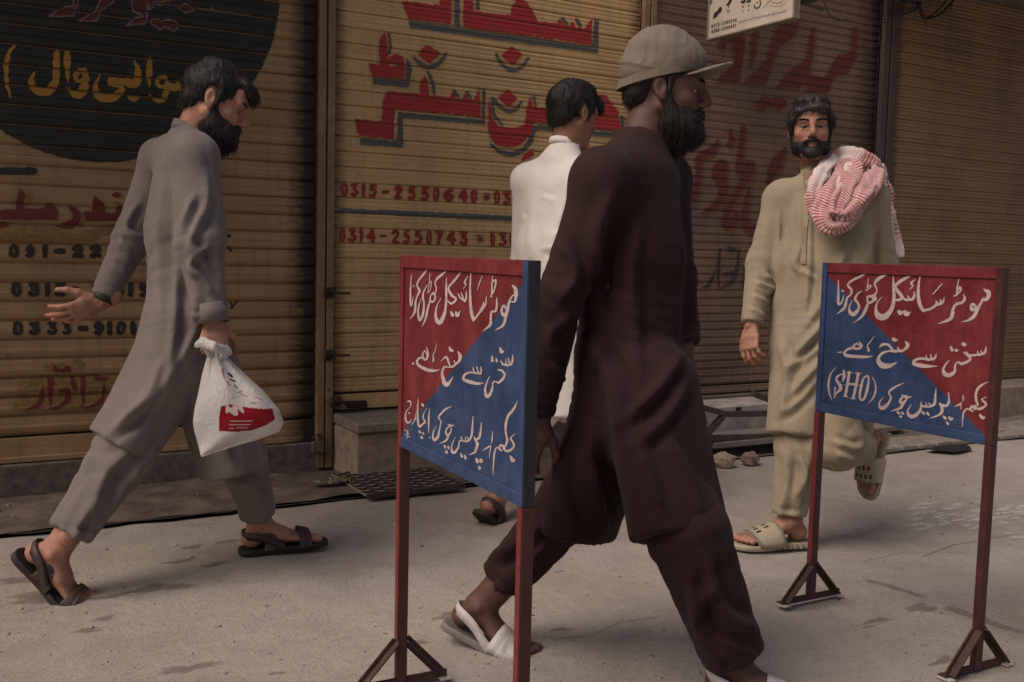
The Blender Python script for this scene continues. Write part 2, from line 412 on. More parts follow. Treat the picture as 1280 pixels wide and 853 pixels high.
def vnormals(v, f):
    n = np.zeros_like(v); e = np.cross(v[f[:, 2]] - v[f[:, 0]], v[f[:, 3]] - v[f[:, 1]])
    for i in range(4): np.add.at(n, f[:, i], e)
    return n / (np.linalg.norm(n, axis=1)[:, None] + 1e-12)
def relax(v, f, it=1, lam=.5):
    for _ in range(it):
        a = np.zeros_like(v); c = np.zeros(len(v))
        for i in range(4):
            np.add.at(a, f[:, i], v[f[:, (i + 1) % 4]] + v[f[:, (i + 3) % 4]]); np.add.at(c, f[:, i], 2)
        v = v + (a / c[:, None] - v) * lam
    return v
def fold(v, f, folds, wr=.004, wscale=(9, 9, 3.2), seed=0., limbs=()):
    """press folds into cloth: each fold is a crease line seen from the street side (photo pixels), plus loose random wrinkling"""
    n = vnormals(v, f); X, Y = proj(v); face = np.clip(-((v - CAM) * n).sum(1) / np.linalg.norm(v - CAM, axis=1), 0, 1) ** .5
    d = np.zeros(len(v))
    for (pts, w, amp) in folds:
        q = catmull([A_(p, float) for p in pts], 5) if len(pts) > 2 else [A_(p, float) for p in pts]; best = np.full(len(v), 1e9); bt = np.zeros(len(v)); side = np.zeros(len(v))
        for i, (a, b) in enumerate(zip(q[:-1], q[1:])):
            e = b - a; L = e @ e + 1e-9; t = np.clip(((X - a[0]) * e[0] + (Y - a[1]) * e[1]) / L, 0, 1); rx = X - a[0] - t * e[0]; ry = Y - a[1] - t * e[1]; dd = np.hypot(rx, ry)
            m = dd < best; best[m] = dd[m]; bt[m] = ((i + t) / (len(q) - 1))[m]; side[m] = np.sign(e[0] * ry - e[1] * rx)[m]
        r = best / w; end = np.clip(np.minimum(bt, 1 - bt) * 5, .15, 1)
        prof = np.where(side > 0, np.exp(-(r * 1.0) ** 2), np.exp(-(r * 1.9) ** 2)) - .55 * np.exp(-((r - 1.5) / .6) ** 2) * (side < 0)
        d += 1.7 * amp * prof * end * face
    for (a, b, amp, lam, c0, sg, mode, tw) in limbs:
        # cloth bunched across a limb ('ring') or hanging in long pleats along it ('long'); c0, sg: where along a-b, in fractions
        a = A_(a); b = A_(b); L = np.linalg.norm(b - a); dd = (b - a) / L; q = v - a; t = q @ dd; rad = q - t[:, None] * dd; x = nrm(np.cross(dd, (.2, .1, .9) if abs(dd[2]) < .9 else (1, 0, 0))); y = np.cross(dd, x); ph = np.arctan2(rad @ y, rad @ x); rr = np.linalg.norm(rad, axis=1)
        w = np.exp(-((t / L - c0) / sg) ** 2) * np.clip(1.25 - np.maximum(0, rr - .16) * 9, 0, 1); wn = vn(v * 9 + seed) ; arg = (t / lam * 6.283 + tw * np.sin(ph + seed) + 1.6 * np.sin(2 * ph + 2 * seed) + 2.4 * wn) if mode == 'ring' else (ph * lam + tw * t + 2.6 * wn + seed)
        s_ = np.abs(np.sin(arg / 2)); d += .55 * amp * w * (2 * s_ ** .75 - 1.1) * (.6 + .6 * vn(v * 5 + 3 + seed))
    wr = wr * .8
    if wr > 0:
        p = v * A_(wscale) + seed; p2 = p + .9 * np.stack([vn(p * .7 + 5), vn(p * .7 + 11), vn(p * .7 + 17)], -1)
        r1 = 1 - np.abs(vn(p2)) * 2; r2 = 1 - np.abs(vn(p2 * 2.3 + 3)) * 2
        d += wr * (np.sign(r1) * np.abs(r1) ** 1.4 * .75 + .4 * r2)
    return v + n * d[:, None]
# ================================================================ THE STREET
def gmat():
    m, nt, b = newmat('street_concrete', .88); v = coords(nt)
    big = noise(nt, v, .9, 5, .6); mid = noise(nt, v, 5, 8, .68, .4); fine = noise(nt, v, 70, 8, .8); sp = noise(nt, v, 160, 3, .6)
    c = ramp(nt, mid, [(.25, (.33, .29, .255)), (.5, (.43, .385, .345)), (.75, (.52, .47, .425))])
    c = mix(nt, ramp(nt, big, [(.4, 0.), (.66, .5)]), c, (.31, .26, .21))
    c = mix(nt, ramp(nt, fine, [(.5, 0.), (.7, .6)]), c, (.22, .18, .15))
    c = mix(nt, ramp(nt, sp, [(.62, 0.), (.68, .8)]), c, (.52, .48, .43))
    st = noise(nt, coords(nt, (.9, 2.2, 1)), 2.6, 7, .72, .6); c = mix(nt, ramp(nt, st, [(.60, 0.), (.74, .45)]), c, (.23, .185, .15))
    vo = nt.nodes.new('ShaderNodeTexVoronoi'); vo.inputs['Scale'].default_value = 95; nt.links.new(v, vo.inputs['Vector'])
    pit = ramp(nt, vo.outputs['Distance'], [(.10, 1.), (.20, 0.)]); msk = noise(nt, v, 3.1, 4, .6)
    c = mix(nt, math_(nt, 'MULTIPLY', pit, ramp(nt, msk, [(.35, .1), (.62, .9)])), c, (.06, .05, .045))
    nt.links.new(c, b.inputs['Base Color'])
    h = math_(nt, 'ADD', math_(nt, 'MULTIPLY', mid, 1.5), math_(nt, 'SUBTRACT', math_(nt, 'MULTIPLY', fine, .8), math_(nt, 'MULTIPLY', pit, .4))); bump(nt, b, h, 1.0, .012); return m
M_ground = gmat()
def grid_sheet(name, x0, x1, y0, y1, nx, ny, zf, m):
    xs = np.linspace(x0, x1, nx); ys = np.linspace(y0, y1, ny); g = np.stack(np.meshgrid(xs, ys, indexing='ij'), -1).reshape(-1, 2)
    z = zf(g); v = np.concatenate([g, z[:, None]], 1); i = np.arange((nx - 1) * (ny - 1)); a = (i // (ny - 1)) * ny + i % (ny - 1)
    return struct(mesh(name, v, np.stack([a, a + ny, a + ny + 1, a + 1], 1), m, None, True))
def gz(g):
    p = np.concatenate([g, np.zeros((len(g), 1))], 1); return .006 * vn(p * 1.3) + .0025 * vn(p * 6.)
CURB = -.64
grid_sheet('street_ground', -5.2, 8.4, -5.6, CURB, 330, 130, gz, M_ground)
far = MB()
for (a, b, c_x, d) in ((-60, -5.2, -60, 60), (8.4, 60, -60, 60), (-5.2, 8.4, -60, -5.6), (-5.2, 8.4, 1.2, 60)): far.add([(a, c_x, 0), (b, c_x, 0), (b, d, 0), (a, d, 0)], [(0, 1, 2, 3)])
struct(far.build('ground', M_ground))
M_apron = simple('apron_concrete', (.125, .093, .075), .9, 0, 7, .6, .8)
def az(g):
    p = np.concatenate([g, np.zeros((len(g), 1))], 1); return .018 + .012 * vn(p * 1.7) + .007 * vn(p * 7.)
XA = onY(1010, 560, -.3)[0]
grid_sheet('pavement', -5.2, XA - 1.0, CURB + .012, 0.02, 150, 22, az, M_apron)
grid_sheet('kerb_pavement', XA - 1.0, 8.4, CURB, 0.02, 120, 22, lambda g: az(g) - .004, simple('ramp_concrete', (.19, .165, .145), .9, 0, 9, .4, .7))
# dark broken gap along the edge of the drain
rg = random.Random(3); dk = simple('drain_dark', (.012, .010, .009), .95); gp = MB(); x = -5.1
while x < XA - 1.0:
    L = rg.uniform(.08, .6); w0 = rg.uniform(.010, .03); n = 6; pts = []
    for i in range(n + 1): pts.append((x + L * i / n, CURB - w0 * rg.uniform(.2, 1) * (0 if i in (0, n) else 1), .0125))
    for i in range(n, -1, -1): pts.append((x + L * i / n, CURB + .014, .0125))
    gp.add(pts, [tuple(range(len(pts)))]); x += L + rg.choice([0, 0, .01, .06])
struct(gp.build('drain_gap', dk))
# long shallow scars and stains in the concrete
SCARS = 0
def stainmat(name, col, al=.38):
    m, nt, b = newmat(name, .85); at = nt.nodes.new('ShaderNodeAttribute'); at.attribute_name = 'soft'; n = noise(nt, coords(nt), 55, 6, .7)
    nt.links.new(ramp(nt, noise(nt, coords(nt), 30, 4), [(.3, c_(col, .7)), (.7, c_(col, 1.3))]), b.inputs['Base Color'])
    k = ramp(nt, math_(nt, 'ADD', math_(nt, 'SUBTRACT', at.outputs['Fac'], n), .5), [(.42, 0.), (.78, 1.)]); nt.links.new(math_(nt, 'MULTIPLY', k, al), b.inputs['Alpha']); return m
def gzz(x, y): return float(gz(A_([[x, y]]))[0])
def soft(name, rings, m):
    """rings: list of (points, softness) from the middle outwards, draped on the street"""
    v = []; w = []; n = len(rings[-1][0])
    for pts, a in rings:
        for q in pts: v.append((q[0], q[1], gzz(q[0], q[1]) + .0015)); w.append(a)
    c0 = np.mean(A_(rings[0][0])[:, :2], 0); v.append((c0[0], c0[1], gzz(*c0) + .0015)); w.append(1.); C = len(v) - 1; f = [(C, i, (i + 1) % n) for i in range(n)]
    for k in range(len(rings) - 1): f += [(k * n + i, (k + 1) * n + i, (k + 1) * n + (i + 1) % n, k * n + (i + 1) % n) for i in range(n)]
    o = struct(mesh(name, v, f, m)); a = o.data.attributes.new('soft', 'FLOAT', 'POINT'); a.data.foreach_set('value', A_(w, np.float32)); return o
M_spot = stainmat('oil_stain', (.15, .115, .09)); M_patch = simple('spilled_lime', (.42, .39, .355), .9, 0, 40, .3); M_lime = stainmat('lime_stain', (.56, .52, .48), .65)
def blot(px, py, r, seed, m=M_spot, asp=2.2, name='ground_stain'):
    q = onZ(px, py, 0); rr = random.Random(seed); n = 22; ph = [rr.uniform(0, 6.28) for _ in range(5)]; R = []
    for fr, a in ((.35, .95), (.7, .65), (1.1, .0)):
        L = []
        for i in range(n):
            t = 6.2832 * i / n; s_ = fr * r * (1 + .28 * math.sin(2 * t + ph[0]) + .22 * math.sin(3 * t + ph[1]) + .18 * math.sin(5 * t + ph[2]))
            L.append((q[0] + math.cos(t) * s_ * asp * .6, q[1] + math.sin(t) * s_ * .6))
        R.append((L, a))
    soft(name, R, m)
for k, (a, b, r) in enumerate([(240, 684, .045), (225, 702, .045), (268, 706, .05), (285, 677, .04), (40, 722, .09), (108, 787, .04), (130, 772, .035), (235, 836, .06), (135, 745, .05), (345, 842, .02), (60, 745, .12), (200, 735, .09),
                               (700, 785, .03), (1097, 776, .045), (1178, 828, .04), (645, 742, .025), (1084, 784, .02), (520, 803, .035), (700, 715, .02), (1150, 760, .06), (560, 770, .05)]): blot(a, b, r, k)
for k in range(46):
    a = rg.uniform(1140, 1285); b = rg.gauss(645, 13); blot(a, b, rg.uniform(.02, .055), 50 + k, M_lime, 3.0, 'ground_patch')
for k in range(40): blot(rg.uniform(30, 1240), rg.uniform(640, 840), rg.uniform(.006, .016), 90 + k, M_lime if k % 2 else M_spot, 1.3, 'ground_stain')


def scar(name, pts, w, m, seed=1, nseg=30):
    r = random.Random(seed); q = [onZ(a, b, 0) for a, b in pts]; v = []; ww = []
    for i in range(nseg + 1):
        t = i / nseg * (len(q) - 1); k = min(int(t), len(q) - 2); p = q[k] + (q[k + 1] - q[k]) * (t - k); d = nrm(q[k + 1] - q[k]); s_ = A_([-d[1], d[0], 0]); p = p + s_ * r.uniform(-.25, .25) * w; e = min(1, 5 * min(i, nseg - i) / nseg)
        for o, a in ((1.3, 0), (.6, .8), (-.6, .8), (-1.3, 0)):
            x = p + s_ * w * o * r.uniform(.7, 1.1); v.append((x[0], x[1], gzz(x[0], x[1]) + .0016)); ww.append(a * e)
    f = [(4 * i + j, 4 * i + j + 1, 4 * i + j + 5, 4 * i + j + 4) for i in range(nseg) for j in range(3)]
    o = struct(mesh(name, v, f, m)); a = o.data.attributes.new('soft', 'FLOAT', 'POINT'); a.data.foreach_set('value', A_(ww, np.float32))
M_scar = stainmat('old_asphalt_fill', (.19, .165, .14)); M_crk = stainmat('crack_line', (.17, .14, .115))  # cracks drawn as thin, slightly darker lines
scar('ground_scar', [(1072, 722), (1110, 732), (1170, 752)], .024, M_scar, 2); scar('ground_scar', [(1172, 756), (1215, 770), (1300, 800)], .032, M_scar, 4)
for k, (pp, w) in enumerate([([(670, 808), (705, 796), (740, 792), (775, 777), (815, 772), (860, 757)], .004), ([(1135, 702), (1190, 682), (1290, 664)], .007), ([(1235, 690), (1130, 690), (1060, 706)], .004), ([(960, 745), (1040, 742)], .004), ([(0, 770), (120, 745)], .004)]): scar('ground_crack', pp, w, M_crk, k + 9)
gr_ = MB(); rs_ = random.Random(31)
for k in range(520):
    a = rs_.uniform(-10, 1290); b = rs_.uniform(625, 870) if k % 3 else rs_.uniform(585, 660); q = onZ(a, b, 0); s0 = rs_.choice([.0016, .002, .003, .0045]) * rs_.uniform(.6, 1.3)
    if q[1] > -.1: continue
    z0_ = gzz(q[0], q[1]) if q[1] < CURB else .024; q = A_([q[0], q[1], z0_ + s0 * .3]); th_ = rs_.uniform(0, 3); ax_ = [A_([math.cos(th_), math.sin(th_), 0]), A_([-math.sin(th_), math.cos(th_), 0]), ZU]
    gr_.box(q, s0 * rs_.uniform(.7, 1.8), s0, s0 * .6, ax_, s0 * .3)
o = gr_.build('street_grit', simple('grit', (.30, .26, .22), .9, 0, 30, .6)); o['kind'] = 'stuff'; o['label'] = 'fine grit and crumbs of stone scattered over the street'
# ================================================================ WALL OF SHOPS
TOP = 2.95
X1 = onY(392, 400)[0]; X2 = onY(413, 400)[0]; X3 = onY(797, 60)[0]; X4 = onY(813, 60)[0]; X5 = onY(1086, 250)[0]; X6 = onY(1104, 250)[0]
print('posts', X1, X2, X3, X4, X5, X6)
XL = -3.2; XR = 6.6; Z1 = .155; Z2 = .30; Z3 = onY(905, 490)[2]; Z4 = onY(1200, 490)[2]
print('sills', Z1, Z3, Z4)
TAN_HI = (.68, .465, .22); TAN_LO = (.45, .295, .14); DIRT = (.075, .045, .03)
M_s1 = slatmat('shutter_paint_dull', (.42, .27, .135), (.25, .155, .078), (.075, .046, .03), [(X1 - .02, .16, .7)], .45)
M_s2 = slatmat('shutter_paint_mustard', TAN_HI, TAN_LO, (.12, .075, .045), [(X2, .10, .5), (X3, .12, .35)], .35)
M_s3 = slatmat('shutter_paint_worn', (.27, .175, .125), (.15, .092, .066), (.05, .03, .027), [(X5, .3, .5)], .55, (.27, .21, .18))
M_s4 = slatmat('shutter_paint_ochre', (.31, .195, .11), (.17, .10, .056), (.06, .035, .024), [(X6, .15, .6), (XR, 1.2, .4)], .5)
PROF1 = [(0, .000), (.035, .000), (.06, .007), (.16, .0125), (.34, .0155), (.46, .0155), (.50, .0115), (.62, .0105), (.80, .0095), (.95, .0075), (.985, .000)]
PROF2 = [(0, .000), (.03, .000), (.05, .008), (.14, .0105), (.28, .0110), (.31, .0085), (.44, .0080), (.47, .0100), (.60, .0100), (.63, .0080), (.76, .0085), (.79, .0110), (.92, .0095), (.96, .007), (.985, .000)]
PROF3 = [(0, .0), (.05, .001), (.25, .009), (.45, .010), (.55, .005), (.65, .0075), (.9, .006), (.97, .0)]
PROF4 = [(0, .0), (.03, .0), (.06, .007), (.26, .009), (.32, .0045), (.40, .0045), (.45, .0088), (.62, .0088), (.68, .0045), (.76, .0045), (.80, .008), (.95, .0065), (.98, .0)]
def shutter(label, xa, xb, z0, pitch, prof, m, barh=.09, dent=0, joint=None):
    if joint is not None: barh = .035 + ((joint - z0 - .035) % pitch)
    root = empty('rolling_shutter', ((xa + xb) / 2, 0, z0), label, 'shutter'); n = int((TOP - z0 - barh) / pitch); r = random.Random(int(xa * 100) + 5)
    nx = max(8, int((xb - xa) / .16)); P1 = prof + [(1.0, prof[0][1])]; meshes = []
    for vdx in range(4):   # four slightly different slats, shared by all
        v = []; f = []; ph = [r.uniform(0, 6.28) for _ in range(4)]
        for i in range(nx + 1):
            x = xa + (xb - xa) * i / nx; wob = .0012 * math.sin(x * 3 + ph[0]) + .001 * math.sin(x * 7.3 + ph[1]); wz = .0009 * math.sin(x * 4.1 + ph[2])
            for (t, y) in P1: v.append((x - (xa + xb) / 2, -(y + wob * (1 if y > .002 else 0)), t * pitch + (wz if .02 < t < .98 else 0)))
        K = len(P1)
        for i in range(nx):
            for j in range(K - 1): a = i * K + j; f.append((a, a + K, a + K + 1, a + 1))
        me = bpy.data.meshes.new('slat'); me.from_pydata(v, [], f); me.materials.append(m); me.update(); meshes.append(me)
    for i in range(n):
        o = bpy.data.objects.new('slat', meshes[r.randrange(4)]); COL.objects.link(o); o.parent = root; o.location = (0, 0, barh + i * pitch); o.rotation_euler.y = r.uniform(-.0005, .0005)
    MB().box(((xa + xb) / 2, -.012, z0 + barh / 2 - .004), (xb - xa) / 2, .006, barh / 2 - .005, bev=.002).box(((xa + xb) / 2, -.024, z0 + .012), (xb - xa) / 2, .014, .011, bev=.002).build('bottom_bar', m, root)
    return root, z0 + barh, pitch, prof, n
def wall_paint(name, sh, shapes, m, dx=.0035, off=.0034, sub=2):
    """brushed paint that follows the slats' section and leaves the joints between slats bare"""
    root, zb, pitch, prof, n = sh
    pts = [q for s_ in shapes for q in s_[1]]; W_ = [onY(q[0], q[1], -.01) for q in pts]; pw = max([q[2] for q in pts if len(q) > 2] + [2]) / 150
    x0 = min(q[0] for q in W_) - pw; x1 = max(q[0] for q in W_) + pw; z0 = min(q[2] for q in W_) - pw; z1 = max(q[2] for q in W_) + pw
    rows = []
    for i in range(n):
        for (ta, ya), (tb, yb) in zip(prof[:-1], prof[1:]):
            if max(ya, yb) < .003: continue
            kk = max(1, int(round((tb - ta) * pitch / .0035)))
            for q in range(kk):
                u0 = q / kk; u1 = (q + 1) / kk; a = (zb + (i + ta + (tb - ta) * u0) * pitch, ya + (yb - ya) * u0); b = (zb + (i + ta + (tb - ta) * u1) * pitch, ya + (yb - ya) * u1)
                if b[0] > z0 and a[0] < z1: rows.append((a, b))
    us = np.arange(x0, x1, dx); rows_z = A_([(a[0] + b[0]) / 2 for a, b in rows]); rows_y = A_([-(a[1] + b[1]) / 2 - off for a, b in rows])
    uu = np.tile(us[:-1] + dx / 2, (len(rows), 1)); p = np.stack([uu, np.tile(rows_y[:, None], (1, uu.shape[1])), np.tile(rows_z[:, None], (1, uu.shape[1]))], -1)
    X, Y = proj(p); e = vn(p * 60) * .9; M = cover(shapes, X + e, Y + vn(p * 60 + 9) * .9); R = runs_mesh(M, us, None)
    for grp in (parts_of(R) if R else []):
      v = []; f = []
      for (a, b, r) in grp:
        (za, ya), (zc, yc) = rows[r]; k = max(1, int((b - a) / .15))
        for j in range(k):
            p0 = a + (b - a) * j / k; p1 = a + (b - a) * (j + 1) / k; q = len(v)
            v += [(p0, -ya - off, za), (p1, -ya - off, za), (p1, -yc - off, zc), (p0, -yc - off, zc)]; f.append((q, q + 1, q + 2, q + 3))
      mesh(name, v, np.array(f), m, root)
J1 = [onY(0, y, -.008)[2] for y in (303.8, 425.8)]; J2 = [onY(415, y, -.006)[2] for y in (207, 246, 341)]; J4 = [onY(1108, y, -.006)[2] for y in (61, 175)]
print('pitch', (J1[0] - J1[1]) / 5, (J2[0] - J2[2]) / 7, (J4[0] - J4[1]) / 8)
SH1 = shutter('dull ochre roller shutter with a black painted disc and black phone numbers, far left', XL, X1 + .012, Z1, (J1[0] - J1[1]) / 5, PROF1, M_s1, .075, joint=J1[1])
SH2 = shutter('mustard roller shutter painted with large red and grey lettering and red phone numbers', X2 - .012, X3 + .012, Z2, (J2[0] - J2[2]) / 7, PROF2, M_s2, .05, joint=J2[1])
SH3 = shutter('worn brown roller shutter with faded maroon lettering behind the man with the scarf', X4 - .012, X5 + .012, Z3, .0480, PROF3, M_s3, .05)
SH4 = shutter('plain dark ochre roller shutter at the far right', X6 - .012, XR, Z4, (J4[0] - J4[1]) / 8, PROF4, M_s4, .08, joint=J4[1])
M_red = letter('red_enamel', (.34, .022, .026), TAN_LO, .5); M_gry = letter('grey_enamel', (.085, .088, .085), TAN_LO, .5); M_num = letter('red_number_paint', (.27, .024, .024), TAN_LO, .5)
M_navy = letter('navy_stripe_paint', (.095, .11, .135), TAN_LO, .5); M_blk = letter('black_enamel', (.012, .010, .010), (.08, .05, .03), .4); M_disc = letter('black_green_enamel', (.0105, .013, .010), (.055, .04, .028), .35, .66)
M_yel = letter('yellow_enamel', (.34, .18, .025), (.03, .02, .01), .6); M_crim = letter('crimson_enamel', (.085, .012, .014), (.012, .012, .010), .5); M_out = letter('pale_outline_paint', (.22, .15, .14), (.02, .02, .02), .7)
M_dred = letter('dark_red_enamel', (.12, .012, .012), (.09, .055, .03), .5); M_ysh = letter('yellow_shade_paint', (.25, .145, .035), (.16, .10, .05), .9, .46)
M_mar = letter('faded_maroon_paint', (.12, .018, .022), (.13, .08, .065), .75, .56); M_org = letter('faded_orange_paint', (.15, .065, .022), (.12, .07, .055), .8, .5); M_fbk = letter('faded_black_paint', (.03, .024, .023), (.13, .08, .065), .8, .54)
def p_(*a): return ('p', list(a))
def s_(*a): return ('s', list(a))
# ---- mustard shutter: big red words with grey drop shadow
G = sc([p_((325, 92), (1140, 206), (1148, 82), (1168, 86), (1166, 238), (328, 125)), p_((525, -80), (552, -80), (550, 122), (527, 115)), p_((620, -80), (642, -80), (640, 45), (622, 42)),
        s_((785, 52, 14), (806, 48, 16), (830, 80, 10)), s_((1008, 85, 18), (1025, 108, 14)), s_((1070, 92, 18), (1085, 116, 12)),
        p_((228, 145), (242, 147), (249, 200), (243, 244), (233, 244), (237, 190)), p_((312, 262), (330, 275), (336, 310), (325, 390), (168, 376), (166, 345), (310, 357)),
        s_((346, 255, 12), (375, 285, 20), (420, 298, 20), (460, 280, 18), (488, 240, 12)), s_((712, 242, 12), (740, 285, 18), (785, 312, 20), (825, 298, 18), (854, 258, 12)),
        s_((698, 435, 12), (725, 470, 16), (770, 495, 18), (805, 480, 16), (825, 450, 12)), s_((698, 440, 12), (700, 500, 16), (740, 558, 5)),
        p_((275, 497), (648, 533), (651, 395), (666, 397), (661, 555), (298, 525), (297, 657), (108, 645), (107, 615), (273, 628)),
        s_((412, 322, 14), (430, 370, 16), (436, 416, 12)), s_((525, 405, 16), (545, 432, 12)), s_((585, 412, 16), (598, 440, 12)),
        s_((686, 642, 8), (725, 672, 20), (780, 686, 22), (830, 668, 22), (865, 625, 22), (885, 572, 24), (960, 572, 24)), s_((880, 430, 14), (886, 470, 12)),
        p_((1120, 580), (1265, 590), (1265, 613), (1120, 602)), s_((1272, 520, 12), (1276, 570, 12)), s_((1095, 712, 12), (1130, 735, 10))], 420, 0, 3.5556)
R_ = sc([p_((292, 5), (460, 25), (468, -80), (515, -80), (511, 108), (325, 85)), p_((568, -80), (610, -80), (610, 50), (785, 68), (778, 35), (800, 5), (825, -8), (850, 10), (875, 50), (896, 94), (980, 106), (995, 80), (1006, 112), (1035, 115), (1052, 98), (1064, 122), (1108, 128), (1137, 82), (1137, 201), (565, 120)),
         p_((216, 145), (230, 190), (229, 262), (262, 239), (295, 248), (306, 285), (304, 352), (160, 338), (147, 282), (196, 288), (192, 190)), p_((405, 197), (466, 236), (414, 281), (363, 240)), p_((782, 205), (831, 245), (785, 292), (736, 248)), p_((762, 395), (808, 440), (765, 475), (719, 435)),
         p_((228, 405), (375, 418), (376, 365), (395, 337), (410, 370), (415, 425), (503, 434), (520, 404), (532, 440), (560, 442), (575, 413), (586, 443), (612, 446), (637, 388), (645, 521), (262, 484), (257, 618), (102, 602), (82, 530), (206, 541), (206, 460)),
         p_((680, 430), (692, 520), (722, 560), (780, 570), (826, 562), (842, 545), (846, 480), (866, 430), (874, 474), (960, 482), (960, 552), (880, 545), (862, 600), (820, 645), (760, 658), (705, 640), (675, 580)),
         p_((940, 480), (1135, 512), (1185, 505), (1150, 450), (1158, 420), (1200, 425), (1252, 488), (1270, 582), (1130, 570), (940, 552)), p_((1060, 700), (1100, 652), (1140, 685), (1170, 648), (1196, 665), (1150, 706), (1112, 722)), p_((875, 662), (880, 690), (820, 720), (840, 685))], 420, 0, 3.5556)
chips = sc([p_((878, 158), (885, 146), (893, 160)), p_((975, 178), (983, 168), (990, 180)), p_((1050, 188), (1058, 178), (1064, 190)), p_((385, 492), (390, 482), (396, 494)), p_((510, 508), (517, 498), (524, 510)), p_((568, 515), (575, 503), (582, 517)), p_((232, 290), (250, 280), (268, 292), (250, 296))], 420, 0, 3.5556)
wall_paint('painted_letter_shadow', SH2, G, M_gry); wall_paint('painted_letter', SH2, R_ + [('x', c[1]) for c in chips], M_red, off=.0042)
N1 = [('0', 85, 135), ('3', 145, 207), ('1', 222, 254), ('5', 270, 330), ('-', 355, 410), ('2', 435, 500), ('5', 530, 590), ('5', 615, 680), ('0', 700, 745), ('6', 765, 845), ('4', 865, 935), ('0', 950, 1000), ('*', 1030, 1085), ('0', 1105, 1150), ('3', 1160, 1225)]
N2 = [('0', 75, 118), ('3', 130, 195), ('1', 205, 237), ('4', 250, 320), ('-', 345, 395), ('2', 420, 480), ('5', 495, 550), ('5', 570, 635), ('0', 655, 695), ('7', 710, 775), ('4', 785, 855), ('3', 875, 935), ('*', 985, 1045), ('0', 1080, 1115), ('3', 1135, 1195), ('0', 1205, 1260)]
wall_paint('painted_digit', SH2, digits(N1, 142, 240, 24, 410, 200, 5.333, .052), M_num, .0028); wall_paint('painted_digit', SH2, digits(N2, 446, 548, 22, 410, 200, 5.333, .028), M_num, .0028)
wall_paint('painted_stripe', SH2, sc([p_((25, 322), (620, 345), (1240, 374), (2060, 408), (2060, 442), (1240, 412), (620, 378), (25, 352))], 410, 200, 5.333), M_navy, .005)
# ---- left shutter
th = np.linspace(0, 2 * math.pi, 80)
wall_paint('painted_disc', SH1, [('p', [(130 + 220 * math.cos(t), -10 + 213 * math.sin(t)) for t in th])], M_disc, .005, .0026)
K1 = 3.5556
wall_paint('painted_letter', SH1, sc([s_((72, 195, 8), (40, 235, 18), (27, 300, 22), (31, 370, 20), (46, 432, 8)), s_((255, 228, 12), (252, 250, 30), (252, 320, 30), (242, 375, 32), (205, 408, 40), (155, 398, 32), (138, 360, 20), (152, 318, 8)), s_((302, 226, 10), (298, 250, 28), (298, 310, 24), (302, 365, 6)),
    s_((352, 320, 20), (335, 340, 20), (345, 362, 18), (382, 355, 26), (375, 318, 26), (352, 312, 18)), s_((384, 350, 26), (366, 408, 40), (330, 420, 26), (295, 390, 6)), s_((445, 332, 6), (424, 380, 20), (435, 425, 34), (482, 440, 38), (530, 415, 32), (540, 385, 22), (495, 370, 24), (492, 352, 16), (560, 366, 34), (605, 372, 38), (612, 310, 28), (597, 268, 8)), s_((572, 432, 12), (596, 442, 24), (615, 430, 12)),
    s_((668, 260, 10), (666, 290, 28), (662, 335, 26), (662, 388, 6)), s_((708, 345, 18), (735, 348, 20), (742, 378, 18), (705, 385, 18), (700, 360, 18), (708, 345, 18)), s_((740, 386, 30), (800, 390, 34), (850, 388, 34)), s_((790, 360, 12), (792, 380, 20)), s_((742, 400, 24), (728, 438, 26), (700, 448, 20), (662, 420, 5))], 0, 0, K1), M_yel, .0035, .0044)
top = [p_((218, 72), (262, 42), (325, 25), (330, -30), (360, -30), (345, 10), (325, 75)), p_((345, 95), (425, 52), (455, -20), (512, -10), (500, 15), (445, 48), (430, 92)), p_((562, 112), (600, 82), (638, 72), (590, 48), (585, 10), (600, -40), (650, -40), (655, 30), (652, 82), (642, 108)),
       p_((670, 92), (700, 85), (722, 100), (745, 86), (772, 92), (800, 116), (772, 141), (740, 120), (712, 134), (672, 108)), p_((790, 35), (825, 12), (859, 45), (828, 61)), p_((655, 45), (670, 10), (720, 8), (770, -10), (745, 20), (715, 24), (690, 18), (672, 40))]
wall_paint('painted_outline', SH1, sc([('s', [(x, y, 7) for (x, y) in (t[1] + [t[1][0]])]) for t in top for _ in (0,)], 0, 0, K1) if False else sc([("s", [(a[0], a[1], 5), (b[0], b[1], 5)]) for t in top for a, b in zip(t[1], t[1][1:] + t[1][:1])], 0, 0, K1), M_out, .0028, .0054)
wall_paint('painted_letter', SH1, sc(top, 0, 0, K1), M_crim, .004, .0044)
K2 = 3.879
wall_paint('painted_shade', SH1, sc([p_((0, 235), (60, 240), (260, 250), (360, 285), (520, 238), (760, 240), (760, 262), (500, 290), (460, 318), (30, 318), (0, 300)), s_((140, 100, 26), (120, 140, 20)), s_((395, 190, 18), (390, 240, 20)), s_((560, 130, 14), (640, 150, 20))], 0, 220, K2), M_ysh, .005, .0030)
wall_paint('painted_letter', SH1, sc([p_((0, 165), (78, 165), (80, 120), (98, 58), (126, 95), (112, 130), (118, 160), (215, 155), (225, 130), (262, 138), (285, 175), (272, 212), (0, 212)), s_((0, 240, 36), (34, 232, 16)), s_((340, 150, 18), (368, 180, 38), (368, 215, 36), (335, 240, 36), (268, 240, 6)),
    p_((412, 172), (452, 178), (448, 130), (462, 98), (500, 130), (512, 180), (556, 182), (566, 148), (610, 145), (640, 180), (740, 185), (740, 218), (412, 218)), p_((565, 77), (591, 94), (566, 110), (541, 94)), s_((1090, 195, 14))], 0, 220, K2), M_dred, .0035, .0044)
Z_ = 220
